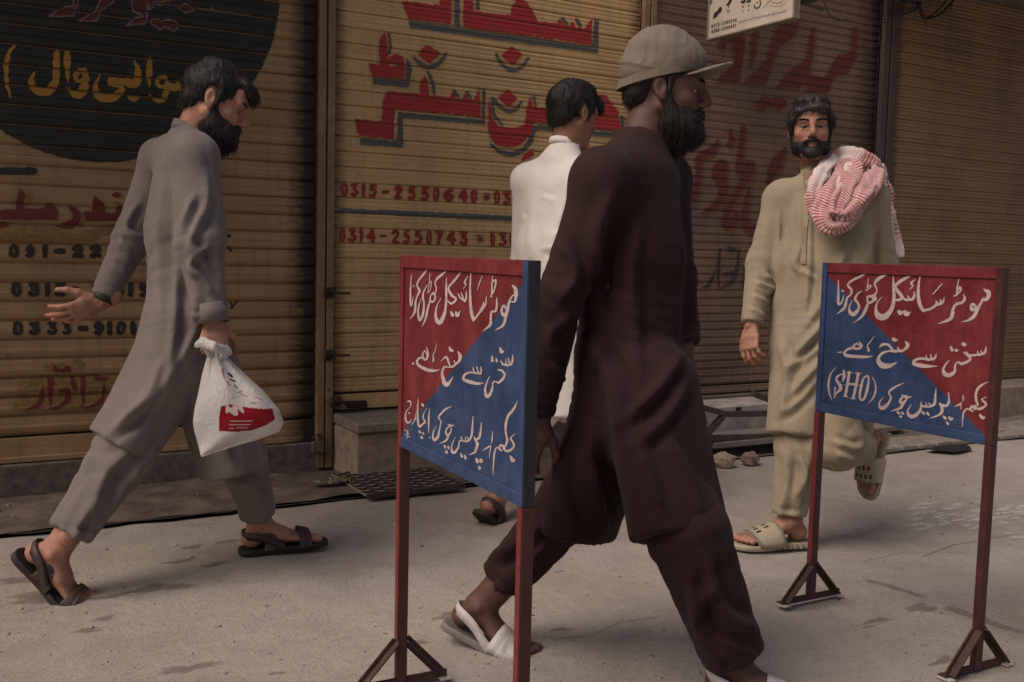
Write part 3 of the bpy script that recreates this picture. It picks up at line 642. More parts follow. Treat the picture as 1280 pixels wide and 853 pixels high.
wall_paint('painted_digit', SH1, digits([('0', 40, 95), ('9', 120, 174), ('1', 200, 236), ('-', 258, 318), ('2', 345, 410), ('2', 430, 495), ('1', 524, 556)], 330, 400, 25, 0, Z_, K2), M_blk, .003, .0034)
wall_paint('painted_digit', SH1, digits([('0', 50, 107), ('3', 130, 195), ('1', 217, 243), ('3', 260, 325), ('-', 345, 388), ('9', 440, 490), ('1', 510, 535), ('0', 565, 606), ('1', 620, 648), ('9', 670, 718)], 515, 588, 26, 0, Z_, K2), M_blk, .003, .0034)
wall_paint('painted_digit', SH1, digits([('0', 58, 114), ('3', 135, 198), ('3', 225, 280), ('3', 300, 345), ('-', 375, 430), ('9', 450, 508), ('1', 518, 546), ('0', 560, 612), ('1', 630, 660), ('9', 680, 722)], 702, 774, 26, 0, Z_, K2), M_blk, .003, .0034)
wall_paint('painted_mark', SH1, sc([s_((1108, 290, 22)), s_((1112, 345, 14), (1118, 358, 16)), s_((1120, 612, 8), (1128, 636, 14)), s_((1155, 607, 5), (1122, 640, 12))], 0, Z_, K2), M_blk, .003, .0034)
wall_paint('painted_shade', SH1, sc([p_((95, 300), (200, 270), (420, 262), (640, 270), (690, 300), (690, 330), (560, 350), (640, 410), (420, 440), (120, 446), (80, 420)), s_((375, 213, 52), (385, 213, 46)), s_((90, 415, 50), (130, 415, 40)), s_((230, 230, 30), (300, 225, 30))], 0, 400, K2), M_ysh, .005, .0030)
wall_paint('painted_letter', SH1, sc([s_((268, 238, 28)), s_((268, 238, 26), (300, 245, 14), (332, 238, 26)), s_((245, 288, 26), (243, 350, 28), (248, 420, 6)), s_((206, 322, 8), (203, 370, 26), (186, 410, 26), (120, 438, 4)), s_((296, 345, 24), (325, 340, 24), (330, 378, 28), (302, 412, 22), (245, 434, 5)), s_((350, 282, 22), (358, 320, 26), (372, 340, 10)),
    s_((402, 280, 24), (404, 350, 22), (399, 425, 6)), s_((505, 308, 8), (502, 360, 18), (482, 402, 24), (420, 426, 5)), s_((470, 285, 24), (512, 285, 20)), s_((562, 322, 28), (582, 330, 26), (580, 362, 24), (562, 392, 22), (514, 416, 5)), s_((662, 350, 10), (650, 390, 22), (608, 420, 5))], 0, 400, K2), M_dred, .0032, .0044)
wall_paint('painted_letter', SH1, sc([s_((-5, 762, 34), (150, 762, 30))], 0, 0, K1), M_blk, .0035, .0034)
# ---- worn brown shutter
K3 = 4.7407; K4 = 3.5556
big = [p_((270, 472), (345, 400), (385, 350), (350, 235), (352, 180), (430, 175), (436, 260), (400, 487)), p_((478, 190), (520, 180), (500, 320), (466, 412)), p_((428, 490), (480, 440), (560, 365), (600, 230), (632, 150), (750, 130), (740, 200), (640, 275), (600, 360), (560, 502)),
       p_((622, 515), (700, 420), (800, 345), (830, 160), (850, 158), (845, 300), (815, 440), (900, 460), (930, 430), (985, 330), (1060, 315), (1076, 160), (1102, 160), (1095, 340), (1040, 440), (965, 450), (930, 548), (820, 545), (785, 470), (760, 525)),
       p_((498, 610), (548, 558), (592, 590), (640, 570), (690, 610), (640, 655), (592, 628), (545, 662)), p_((285, 280), (290, 200), (330, 205), (320, 290))]
def shift(L, dx, dy, g=0):
    return [(t[0], [(q[0] + dx, q[1] + dy) + ((q[2] + g,) if len(q) > 2 else ()) for q in t[1]]) for t in L]
mid_ = [s_((208, 55, 10), (165, 108, 38), (122, 130, 30), (118, 210, 24), (100, 310, 24), (50, 372, 5)), s_((262, 15, 20), (264, 55, 20), (242, 85, 6)), s_((222, 165, 54), (210, 215, 60), (232, 270, 44), (205, 335, 34), (132, 382, 6)), s_((318, -5, 18), (305, 110, 24), (302, 195, 34), (345, 160, 34), (342, 200, 36), (270, 320, 30), (238, 400, 30), (245, 440, 32), (285, 400, 34), (282, 378, 18)),
        s_((345, 268, 12), (325, 370, 24), (338, 440, 46), (420, 460, 50)), s_((505, 90, 8), (468, 150, 44), (445, 200, 40), (425, 245, 16))]
wall_paint('painted_shade', SH3, sc(shift(big, -14, 16), 840, 0, K3) + sc(shift(mid_, 12, 12), 840, 160, K4), M_org, .005, .0030)
wall_paint('painted_letter', SH3, sc(big, 840, 0, K3) + sc(mid_, 840, 160, K4), M_mar, .0045, .0046)
wall_paint('painted_letter', SH3, sc([s_((190, 635, 6), (180, 670, 12), (162, 700, 14), (138, 712, 6)), s_((215, 538, 8), (208, 600, 14), (206, 705, 10)), s_((300, 540, 8), (292, 610, 12), (270, 680, 20), (214, 716, 6)), s_((235, 652, 20), (262, 645, 18)), s_((250, 532, 9), (268, 545, 16), (285, 535, 12)), s_((342, 545, 8), (328, 620, 16), (316, 710, 8)), s_((340, 690, 14), (360, 705, 8))], 840, 160, K4), M_fbk, .0045, .0046)
# ---- guide rails
M_post = paint('rail_paint', (.21, .135, .075), .6, .3, .6, (.05, .03, .02)); M_postd = paint('rail_paint_dark', (.05, .033, .028), .6, .3, .6)
def guide(label, xa, xb, m, z0):
    r = empty('guide_rail', ((xa + xb) / 2, 0, z0), label, 'guide rail'); w = xb - xa; h = (TOP - z0) / 2
    MB().box((xa + w * .24, -.032, z0 + h), w * .22, .022, h, bev=.003).build('rail_channel', m, r)
    MB().box((xa + w * .76, -.036, z0 + h), w * .21, .020, h, bev=.003).build('rail_channel', m, r)
    MB().box((xa + w * .5, -.012, z0 + h), w * .48, .012, h).build('rail_back', m, r); return r
g1 = guide('tan steel rail between the dull and the mustard shutters', X1, X2, M_post, .02); g2 = guide('tan steel rail at the right edge of the mustard shutter', X3, X4, M_post, .2); g3 = guide('dark steel rail between the two brown shutters', X5, X6, M_postd, .18)
yo = -.0565; mk = []
for k, (y) in enumerate(range(124, 206, 9)): mk.append(s_((396 + (k % 2) * 3, y, 2.2), (401 - (k % 3), y + 3, 2.6), (396, y + 7, 2)))
mark('painted_mark', mk, A_([X1, yo + .004, 0]), A_([1, 0, 0]), ZU, A_([0, -1, 0]), (0, X2 - X1), (1.4, 2.2), M_num, g1, .003, .001)
# ---- masonry behind, sills, lintel, and unseen sheet awnings added to shade both end shutters
M_wall = simple('stained_plaster', (.14, .11, .09), .93, 0, 12, .4, .6); M_sill = simple('sill_concrete', (.12, .095, .08), .92, 0, 22, .5, .9)
struct(MB().box((1.6, .30, 2.4), 6.9, .27, 2.4).build('shop_wall', M_wall))
def sill(xa, xb, z, y=-.06): return struct(MB().box(((xa + xb) / 2, (y + .02) / 2, z / 2 - .01), (xb - xa) / 2 - .002, (.02 - y) / 2, z / 2 + .006, bev=.008).build('shop_sill', M_sill))
sill(XL, X1 + .03, Z1, -.05); sill(X4, X5, Z3 - .004, -.07); sill(X5 + .002, XR, Z4 - .004, -.12)
sill(X1 + .032, X4 - .002, Z2 - .004, -.03)
for AX0, AX1, AL in ((-3.3, -.15, 'left'), (3.5, 6.7, 'right')):
  la = empty('added_awning', ((AX0 + AX1) / 2, 0, 2.98), 'unseen corrugated awning added to shade the ' + AL + ' end of the shop row, just over the picture', 'awning')
  v = []; f = []; n = 140
  for i in range(n + 1):
    x = AX0 + (AX1 - AX0) * i / n; zz = .018 * math.sin(i * 1.05)
    v += [(x, .02, 3.06 + zz), (x, -1.15, 2.86 + zz)]
  f = [(2 * i, 2 * i + 1, 2 * i + 3, 2 * i + 2) for i in range(n)]
  mesh('added_awning_sheet', v, f, simple('tin_sheet', (.11, .09, .08), .6, .4), la, True)
  for x in (AX0 + .1, (AX0 + AX1) / 2, AX1 - .1): MB().bar((x, 0.02, 3.02), (x, -1.15, 2.825), .04, .04).build('added_awning_bracket', M_postd, la)
# ================================================================ POLICE NOTICE BOARDS
M_bred = paint('board_red', (.155, .020, .024), .5, .25, .55, (.07, .035, .03), 0, 1.4, .67, .35); M_bblu = paint('board_blue', (.028, .055, .135), .5, .25, .55, (.09, .06, .05), 0, 1.4, .68, .35)
M_pred = paint('post_red', (.155, .022, .022), .5, .25, .6, (.05, .02, .018)); M_pdk = paint('post_maroon_and_shade', (.055, .014, .016), .5, .3, .6, (.03, .015, .014)); M_navyp = paint('post_navy', (.012, .015, .028), .5, .3, .5, (.05, .05, .06))  # maroon: paint of one post, shaded sides of the others
M_white = letter('sign_writing_white', (.46, .37, .36), (.2, .09, .11), .5, .60); M_rust = paint('rusty_angle', (.05, .022, .018), .75, .4, .8, (.12, .06, .035))
def board(label, A, B, ztop, H, blue_left, lines, posts):
    """A left post foot, B right post foot (ground points under the face line)"""
    A = A_([A[0], A[1], 0.]); B = A_([B[0], B[1], 0.]); e = nrm(B - A); Wd = np.linalg.norm(B - A); n = np.cross(e, ZU)  # toward viewer
    if n @ (CAM - A) < 0: n = -n
    root = empty('notice_board', (A + B) / 2, label, 'sign'); zb = ztop - H; t = .027; back = -n
    ax = [e, n, ZU]
    def bx(name, u0, u1, z0, z1, y0, y1, m, bev=.0015): return MB().box(A + e * (u0 + u1) / 2 + n * (y0 + y1) / 2 + ZU * (z0 + z1) / 2, (u1 - u0) / 2, (y1 - y0) / 2, (z1 - z0) / 2, ax, bev).build(name, m, root)
    fl = .020
    facem = None
    # posts: dark sides part paint, part shade put into the colour; frame bars butt between
    for i, (u0, u1) in enumerate(((0, fl), (Wd - fl, Wd))):
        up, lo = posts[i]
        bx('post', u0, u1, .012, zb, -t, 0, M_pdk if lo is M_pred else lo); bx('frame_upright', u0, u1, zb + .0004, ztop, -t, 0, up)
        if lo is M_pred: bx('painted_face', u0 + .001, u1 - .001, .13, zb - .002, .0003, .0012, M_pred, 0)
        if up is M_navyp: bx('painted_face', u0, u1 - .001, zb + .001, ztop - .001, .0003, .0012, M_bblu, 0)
    bx('frame_rail', fl + .0005, Wd - fl - .0005, ztop - .030, ztop, -t, -.001, M_bred); bx('frame_rail', fl + .0005, Wd - fl - .0005, zb, zb + .026, -t, -.001, M_bblu)
    pu0, pu1, pz0, pz1 = fl + .001, Wd - fl - .001, zb + .0265, ztop - .0305; yp = -.006
    bx('panel', pu0, pu1, pz0, pz1, -.016, yp, M_bred, 0)
    o = A + n * (yp + .0005)
    def pt(u, z): return o + e * u + ZU * z
    tri = [pt(pu1 + 0 * .01, pz1 - .005), pt(pu1, pz0), pt(pu0, pz0), pt(pu0, pz0 + .01)] if not blue_left else [pt(pu0, pz1 - .012), pt(pu0, pz0), pt(pu1 - .006, pz0), pt(pu1 - .012, pz0 + .006)]
    # a slightly hand-brushed colour edge
    r = random.Random(5); a, b = (tri[0], tri[3]); edge = [a + (b - a) * (i / 24) + ZU * r.uniform(-.0012, .0012) for i in range(25)]
    poly = (edge + [tri[2], tri[1]]) if not blue_left else (edge + [tri[2], tri[1]])
    mesh('painted_field', poly, [tuple(range(len(poly)))], M_bblu, root)
    ow = A + n * (yp + .0009)
    for nm, sh, m in lines: mark(nm, sh, ow - A * 0, e, ZU, n, (pu0 - .004, pu1 + .004), (pz0, pz1), m, root, .0013, .0003)
    for u in (fl / 2, Wd - fl / 2):
        c = A + e * u - n * t / 2; L = .125
        q = MB().box(c + ZU * .013 - e * .010, .011, L, .0025, ax).box(c + ZU * .020 + e * .003, .002, L, .010, ax); q.build('foot_bar', M_rust, root)
        for sg in (-1, 1):
            a = c + n * sg * (L - .012) + ZU * .018; b = c + n * sg * .012 + ZU * .125; MB().bar(a, b, .026, .005, e, .0008).bar(a + e * .012, b + e * .012, .004, .022, e).build('foot_brace', M_rust, root)
        for sg in (-1, 1): MB().box(c + n * sg * (L - .008) + ZU * .0095, .022, .014, .0018, ax).build('foot_plate', M_patch, root)
    return root, A, B, e, n
def foot_at(px, py, depth): p = P(px, py, depth); return p
H_ = .467
aL = P(500, 318, 2.405); bL = P(661, 327, 1.835)
aR = P(1028, 328, 3.10); bR = P(1254, 335, 2.56)
zt = (aL[2] + bL[2]) / 2; ztR = (aR[2] + bR[2]) / 2
print('sign W', np.linalg.norm(aL - bL), np.linalg.norm(aR - bR), aL[2], bL[2], aR[2], bR[2])
k4 = 5.3333; ox, oy = 1020, 330
L1 = [s_((1122, 172, 10), (1148, 188, 22), (1152, 212, 22), (1136, 238, 18), (1108, 240, 14)), s_((1120, 228, 10), (1100, 262, 14), (1078, 300, 18), (1060, 340, 20), (1025, 372, 16), (970, 388, 3)), s_((1062, 302, 14), (1040, 305, 18), (1036, 280, 18), (1050, 268, 14), (1066, 290, 16)),
      s_((952, 102, 5), (944, 150, 10), (938, 212, 10)), s_((944, 168, 8), (962, 160, 14), (962, 180, 12), (938, 206, 10), (920, 216, 8)), s_((984, 205, 6), (992, 232, 16), (975, 258, 16), (935, 270, 16), (915, 300, 16), (908, 345, 20), (885, 374, 18), (812, 400, 3)),
      s_((696, 80, 6), (686, 130, 14), (682, 200, 18), (692, 270, 20), (716, 312, 18)), s_((716, 312, 16), (760, 302, 14), (790, 284, 16), (806, 262, 14), (800, 244, 6)), s_((800, 274, 14), (824, 268, 16), (832, 250, 12), (828, 236, 6)), s_((828, 268, 14), (848, 254, 14), (856, 222, 5)), s_((840, 135, 8), (806, 172, 8), (776, 206, 4)),
      s_((662, 104, 5), (636, 128, 14), (646, 148, 10), (624, 172, 5)), s_((655, 185, 6), (654, 222, 16), (630, 240, 14), (612, 214, 8)), s_((628, 240, 14), (596, 238, 14), (574, 226, 10)), s_((638, 78, 5), (590, 100, 16), (548, 128, 18), (530, 150, 14), (548, 185, 18), (575, 222, 18), (556, 240, 16), (524, 242, 14)),
      s_((514, 84, 6), (518, 150, 16), (520, 230, 18), (505, 300, 22), (462, 352, 28), (420, 350, 30), (400, 310, 18), (408, 260, 10), (440, 222, 4)), s_((552, 318, 18), (562, 326, 24)), s_((592, 322, 22), (606, 334, 24), (630, 322, 6)),
      s_((498, 62, 4), (450, 80, 16), (408, 108, 18), (392, 138, 14), (405, 165, 10), (402, 195, 10), (380, 212, 14)), s_((340, 222, 10), (364, 216, 16), (388, 232, 16), (366, 258, 14), (344, 250, 12), (344, 226, 10)), s_((392, 205, 10), (402, 235, 10), (385, 250, 8)), s_((348, 262, 12), (334, 300, 18), (312, 342, 16), (285, 370, 10), (248, 394, 3)),
      s_((350, 98, 5), (345, 140, 8), (342, 178, 8)), s_((346, 156, 8), (364, 142, 10), (362, 160, 8), (330, 180, 6)), s_((304, 182, 8), (274, 205, 12), (262, 238, 14), (280, 262, 14), (286, 296, 14), (256, 334, 22), (230, 326, 20), (222, 290, 10), (242, 244, 4)),
      s_((340, 62, 4), (290, 88, 14), (240, 112, 14), (212, 142, 12), (236, 172, 16), (232, 205, 12), (208, 228, 12), (198, 270, 16), (184, 300, 16), (138, 336, 3)), s_((150, 108, 5), (150, 180, 12), (148, 240, 16), (152, 268, 14), (172, 256, 12), (186, 208, 5)), s_((178, 180, 14), (184, 182, 10))]
L2 = [s_((1135, 124, 5), (1128, 160, 14), (1110, 174, 14), (1100, 150, 6)), s_((1106, 175, 12), (1085, 180, 14), (1078, 154, 6)), s_((1080, 178, 12), (1050, 184, 14), (1018, 180, 12), (1000, 158, 6)), s_((985, 165, 8), (1016, 186, 14), (1030, 208, 14), (1006, 228, 16), (968, 240, 16), (955, 226, 8)),
      s_((972, 238, 12), (940, 232, 10), (926, 262, 12), (926, 290, 16), (892, 316, 22), (858, 306, 22), (850, 275, 14), (868, 240, 10), (892, 214, 4)), s_((900, 132, 16), (908, 148, 18)), s_((936, 150, 20), (948, 150, 8)), s_((978, 104, 14), (988, 112, 20), (1002, 114, 6)),
      s_((802, 174, 5), (795, 198, 14), (775, 210, 14), (765, 178, 7)), s_((772, 208, 14), (742, 212, 14), (734, 184, 7)), s_((740, 208, 14), (700, 205, 14), (665, 214, 16), (650, 236, 18), (690, 250, 22), (750, 256, 18), (812, 256, 3)),
      s_((598, 94, 10), (612, 112, 20), (604, 132, 18), (585, 148, 14), (560, 155, 14), (545, 130, 8)), s_((562, 152, 14), (522, 156, 16), (492, 152, 12)), s_((508, 140, 14), (480, 112, 14), (445, 112, 16), (422, 130, 5)), s_((495, 154, 10), (450, 165, 14), (420, 195, 16), (420, 230, 24), (452, 254, 28), (500, 250, 20), (540, 230, 4)), s_((512, 70, 10), (524, 80, 20), (545, 82, 6)),
      s_((388, 54, 4), (362, 95, 8), (344, 116, 8), (352, 152, 14)), s_((290, 92, 6), (304, 118, 14), (292, 136, 14), (262, 138, 14), (250, 122, 12), (272, 106, 12), (294, 118, 10)), s_((256, 132, 14), (215, 142, 14), (190, 165, 14), (206, 186, 18), (280, 192, 18), (340, 194, 14), (380, 188, 3)), s_((145, 164, 5), (174, 162, 9))]
L3 = [s_((132, 265, 5), (98, 310, 9), (84, 370, 13), (88, 430, 10), (104, 476, 5)), s_((184, 282, 10), (188, 320, 18), (178, 358, 8)), s_((182, 306, 6), (148, 320, 12), (136, 348, 14), (158, 378, 18), (164, 408, 18), (134, 438, 10), (120, 470, 4)), s_((128, 400, 10), (124, 440, 8)),
      s_((222, 296, 16), (210, 375, 16), (196, 452, 16)), s_((206, 294, 6), (244, 300, 6)), s_((184, 455, 6), (214, 462, 6)), s_((282, 305, 16), (268, 385, 16), (248, 468, 16)), s_((262, 300, 6), (300, 306, 6)), s_((228, 468, 6), (264, 474, 6)), s_((178, 380, 3), (298, 384, 4)), s_((212, 372, 12), (270, 376, 12)),
      s_((346, 318, 8), (318, 335, 12), (302, 390, 16), (292, 450, 14), (300, 482, 10), (322, 470, 14), (342, 410, 16), (352, 345, 12), (346, 318, 8)), s_((376, 328, 4), (396, 372, 8), (396, 430, 11), (376, 475, 9), (350, 500, 4)),
      s_((586, 368, 3), (540, 388, 12), (502, 412, 14), (486, 435, 10), (500, 462, 12), (486, 500, 14), (452, 532, 22), (428, 530, 16), (424, 498, 10), (450, 462, 4)), s_((636, 458, 6), (605, 466, 12), (575, 450, 10)), s_((612, 462, 14), (590, 455, 12), (562, 480, 14), (570, 502, 16), (598, 486, 14), (606, 466, 8)), s_((586, 500, 14), (562, 534, 16), (503, 556, 4)), s_((545, 562, 14), (555, 574, 12)), s_((574, 566, 14), (582, 574, 12)), s_((564, 592, 16), (570, 594, 10)),
      s_((802, 400, 4), (796, 450, 12), (792, 500, 16), (772, 522, 14), (752, 500, 6)), s_((770, 522, 12), (742, 526, 12), (732, 500, 6)), s_((735, 525, 12), (705, 520, 12), (702, 494, 6)), s_((702, 520, 12), (690, 558, 16), (652, 590, 20), (622, 584, 18), (612, 552, 10), (636, 512, 4)), s_((708, 560, 12), (720, 572, 14)), s_((742, 568, 14), (752, 580, 12)),
      s_((884, 430, 5), (886, 490, 14), (870, 520, 14), (842, 512, 10)), s_((868, 520, 12), (840, 522, 16), (826, 505, 12)), s_((836, 520, 14), (842, 550, 18), (822, 580, 14), (756, 604, 3)), s_((850, 590, 12), (862, 602, 18)), s_((888, 596, 12), (900, 608, 18), (918, 604, 6)), s_((872, 630, 12), (882, 640, 14)),
      s_((980, 448, 4), (982, 475, 9), (980, 494, 4)), s_((926, 526, 4), (955, 512, 11), (968, 502, 8), (966, 544, 4)), s_((1152, 358, 3), (1102, 384, 14), (1072, 420, 15), (1066, 470, 15), (1080, 515, 14)), s_((1140, 462, 4), (1106, 478, 10), (1128, 500, 14), (1134, 516, 12), (1105, 536, 16), (1078, 540, 14), (1060, 518, 12)), s_((1060, 540, 14), (1040, 524, 14), (1028, 545, 14), (1044, 556, 12), (1010, 540, 10), (986, 562, 12), (978, 612, 9), (975, 665, 3)), s_((1094, 582, 14), (1112, 600, 18), (1128, 596, 5))]
sig = [s_((60, 468, 3), (74, 462, 5), (84, 470, 3)), s_((46, 492, 3), (60, 480, 5), (72, 492, 4)), s_((66, 500, 3), (92, 488, 4)), s_((62, 450, 3), (66, 478, 3))]
def brush(L): return [(t[0], [(q[0], q[1], q[2] * (.82 + .020 * q[2])) for q in t[1]]) for t in L]
L1, L2, L3, T1, T2, T3 = [brush(q) for q in (L1, L2, L3)] + [None] * 3
LR = sc(L1, 1020, 330, k4) + sc(L2 + L3, 1020, 410, k4)
k7 = 7.1111
T1 = [s_((1000, 262, 12), (1025, 290, 26), (1032, 340, 28), (1022, 405, 18), (985, 405, 14)), s_((1005, 350, 12), (975, 400, 16), (958, 470, 22), (940, 550, 22), (915, 620, 20), (842, 664, 4)), s_((962, 480, 20), (925, 530, 22), (905, 490, 20), (922, 440, 16), (945, 470, 18)),
      s_((824, 178, 7), (820, 250, 13), (815, 365, 12)), s_((824, 235, 9), (850, 215, 16), (850, 260, 14), (832, 320, 12), (805, 362, 8)), s_((860, 368, 7), (862, 440, 18), (850, 490, 18), (815, 500, 18), (808, 560, 18), (802, 615, 22), (735, 672, 4)),
      s_((632, 152, 8), (625, 250, 16), (625, 380, 20), (635, 500, 24), (655, 572, 22)), s_((655, 570, 18), (690, 530, 16), (722, 480, 18), (735, 440, 12)), s_((712, 505, 14), (738, 468, 18), (745, 410, 8)), s_((738, 470, 14), (762, 430, 16), (768, 362, 6)), s_((732, 182, 8), (708, 240, 9), (688, 308, 5)),
      s_((605, 182, 6), (575, 235, 16), (588, 255, 12), (565, 292, 6)), s_((590, 312, 8), (590, 370, 16), (575, 402, 16), (545, 330, 10)), s_((572, 398, 16), (535, 372, 14), (520, 340, 10)), s_((545, 138, 6), (510, 190, 18), (460, 248, 20), (432, 290, 16), (460, 350, 20), (500, 385, 18), (460, 425, 18), (425, 400, 12)),
      s_((415, 195, 8), (412, 290, 18), (412, 400, 18), (398, 510, 24), (360, 590, 32), (330, 575, 28), (318, 510, 18), (332, 440, 12), (365, 378, 5)), s_((455, 500, 18), (468, 525, 26)), s_((500, 505, 20), (512, 530, 26), (535, 492, 6)),
      s_((418, 128, 5), (378, 165, 18), (330, 205, 20), (312, 245, 14), (325, 285, 12), (315, 330, 12), (300, 345, 12)), s_((275, 350, 12), (300, 330, 16), (315, 372, 16), (292, 410, 16), (268, 392, 14), (275, 350, 10)), s_((268, 400, 12), (248, 470, 18), (228, 560, 18), (195, 634, 3)),
      s_((268, 160, 6), (262, 230, 9), (250, 330, 7)), s_((262, 245, 8), (280, 230, 10), (272, 300, 8), (250, 335, 6)), s_((242, 262, 10), (212, 320, 14), (205, 370, 16), (215, 430, 16), (205, 520, 20), (178, 570, 22), (162, 510, 16), (170, 440, 12), (190, 378, 4)),
      s_((252, 108, 5), (210, 165, 16), (170, 215, 18), (152, 262, 14), (175, 310, 20), (158, 350, 14), (140, 410, 16), (132, 500, 20), (90, 562, 4)), s_((102, 172, 6), (94, 290, 14), (95, 420, 16), (105, 440, 12), (118, 365, 6)), s_((118, 268, 14), (128, 272, 8))]
T2 = [s_((1002, 240, 6), (1000, 300, 18), (980, 330, 16), (962, 268, 8)), s_((975, 325, 16), (950, 335, 14), (942, 282, 8)), s_((950, 330, 16), (915, 322, 16), (895, 290, 8)), s_((872, 372, 10), (905, 380, 18), (932, 415, 18), (910, 460, 20), (875, 490, 18)), s_((880, 490, 14), (832, 480, 12), (822, 540, 16), (795, 600, 24), (770, 605, 26), (758, 550, 16), (775, 480, 12), (800, 430, 5)),
      s_((820, 255, 14), (822, 292, 22)), s_((856, 272, 12), (862, 295, 20)), s_((892, 182, 14), (904, 212, 26), (925, 208, 6)), s_((722, 345, 7), (720, 400, 18), (700, 405, 14), (685, 345, 9)), s_((695, 402, 16), (665, 400, 14), (650, 355, 9)), s_((665, 396, 16), (615, 398, 16), (578, 415, 18), (565, 455, 20), (610, 478, 24), (690, 496, 22), (748, 490, 4)),
      s_((518, 215, 14), (536, 250, 26), (528, 290, 22), (500, 320, 16), (480, 295, 10)), s_((505, 318, 16), (470, 345, 16), (435, 350, 14)), s_((448, 345, 14), (432, 300, 16), (410, 258, 16), (366, 298, 5)), s_((435, 352, 10), (395, 350, 16), (376, 400, 20), (390, 470, 28), (412, 505, 32), (445, 480, 20), (474, 432, 5)), s_((440, 175, 14), (455, 200, 26), (478, 205, 8)),
      s_((328, 138, 5), (312, 210, 8), (296, 240, 10), (300, 285, 14), (292, 305, 8)), s_((238, 172, 8), (250, 225, 16), (240, 275, 18), (215, 280, 14), (202, 240, 14), (222, 205, 12), (240, 240, 10)), s_((210, 268, 18), (170, 270, 16), (152, 310, 20), (190, 350, 24), (270, 380, 26), (330, 378, 14), (356, 366, 3)), s_((118, 318, 20), (122, 320, 16))]
T3 = [s_((1045, 82, 5), (1010, 155, 20), (962, 215, 20), (942, 290, 20), (942, 370, 16), (955, 425, 18), (940, 480, 18)), s_((1025, 372, 5), (985, 412, 12), (1000, 440, 16), (1016, 480, 16), (980, 520, 20), (940, 524, 18), (926, 480, 14)), s_((925, 512, 14), (905, 472, 16), (880, 498, 16), (902, 522, 14), (862, 495, 12), (840, 545, 15), (832, 640, 12), (828, 752, 3)), s_((982, 570, 12), (1002, 608, 28), (1022, 608, 8)),
      s_((826, 348, 5), (821, 410, 12), (815, 458, 6)), s_((734, 524, 5), (780, 495, 14), (808, 482, 10), (800, 540, 8), (795, 592, 4)), s_((724, 270, 6), (718, 350, 15), (705, 410, 18), (680, 418, 12)), s_((700, 420, 12), (672, 428, 16), (662, 400, 10)), s_((670, 430, 14), (690, 462, 22), (680, 500, 20), (664, 538, 18), (612, 562, 4)), s_((680, 595, 16), (690, 618, 26)), s_((718, 602, 18), (722, 620, 20), (740, 605, 5)), s_((705, 670, 20), (710, 682, 22)),
      s_((651, 215, 5), (646, 300, 15), (638, 385, 18), (615, 432, 14), (598, 398, 7)), s_((615, 432, 12), (590, 442, 12), (580, 402, 7)), s_((590, 440, 12), (556, 435, 12), (544, 396, 8)), s_((556, 434, 10), (530, 440, 12), (520, 490, 15), (492, 535, 22), (465, 535, 20), (460, 490, 12), (475, 440, 9), (496, 398, 4)), s_((542, 550, 14), (552, 575, 20)), s_((578, 568, 16), (584, 592, 18)),
      s_((485, 298, 7), (455, 300, 16), (430, 290, 12)), s_((455, 300, 14), (425, 318, 14), (408, 355, 16), (425, 388, 18), (448, 362, 14), (458, 325, 12)), s_((435, 385, 14), (410, 432, 18), (354, 460, 4)), s_((398, 482, 18), (404, 495, 16)), s_((430, 488, 18), (434, 502, 16)), s_((412, 530, 20), (418, 540, 18)),
      s_((462, 130, 4), (405, 155, 16), (364, 198, 16), (344, 230, 12), (366, 262, 12), (360, 295, 12), (350, 345, 14), (338, 398, 20), (310, 428, 22), (294, 405, 16), (300, 350, 11), (326, 300, 4)), s_((264, 150, 5), (257, 240, 16), (256, 362, 6)), s_((263, 405, 10), (270, 408, 8)),
      s_((165, 58, 5), (158, 150, 13), (160, 260, 18), (176, 308, 20), (208, 282, 16), (225, 265, 16), (206, 228, 12), (215, 190, 8), (240, 142, 4)), s_((196, 108, 14), (206, 122, 20)), s_((172, 350, 16), (180, 362, 18)), s_((204, 366, 16), (210, 375, 14)), s_((190, 400, 18), (198, 410, 18)), s_((140, 192, 4), (136, 240, 12), (108, 290, 8)),
      s_((70, 88, 12), (84, 82, 12), (98, 98, 12), (92, 135, 6), (60, 170, 9), (50, 222, 12), (60, 268, 18), (82, 272, 14), (106, 240, 3)), s_((80, 186, 12), (90, 194, 10))]
T1, T2, T3 = [[(t[0], [(q[0], q[1], q[2] * (.82 + .014 * q[2])) for q in t[1]]) for t in L_] for L_ in (T1, T2, T3)]
TL = sc(T1, 500, 320, k7) + sc(T2, 500, 410, k7) + sc(T3, 500, 490, k7)
sigL = [s_((45, 340, 6), (62, 350, 8), (75, 342, 5)), s_((50, 385, 6), (70, 365, 8), (82, 378, 5)), s_((60, 405, 6), (78, 395, 8), (92, 402, 5)), s_((44, 425, 6), (62, 418, 8), (74, 432, 5)), s_((70, 345, 5), (64, 430, 5))]
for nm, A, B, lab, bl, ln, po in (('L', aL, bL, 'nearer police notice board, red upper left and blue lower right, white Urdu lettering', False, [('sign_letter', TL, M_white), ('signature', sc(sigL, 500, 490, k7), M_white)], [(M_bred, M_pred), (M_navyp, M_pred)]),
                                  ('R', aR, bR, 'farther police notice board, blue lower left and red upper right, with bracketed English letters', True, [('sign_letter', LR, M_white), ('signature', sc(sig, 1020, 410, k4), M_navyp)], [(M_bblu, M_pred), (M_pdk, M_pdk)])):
    board(lab, A, B, (A[2] + B[2]) / 2, H_, bl, ln, po)
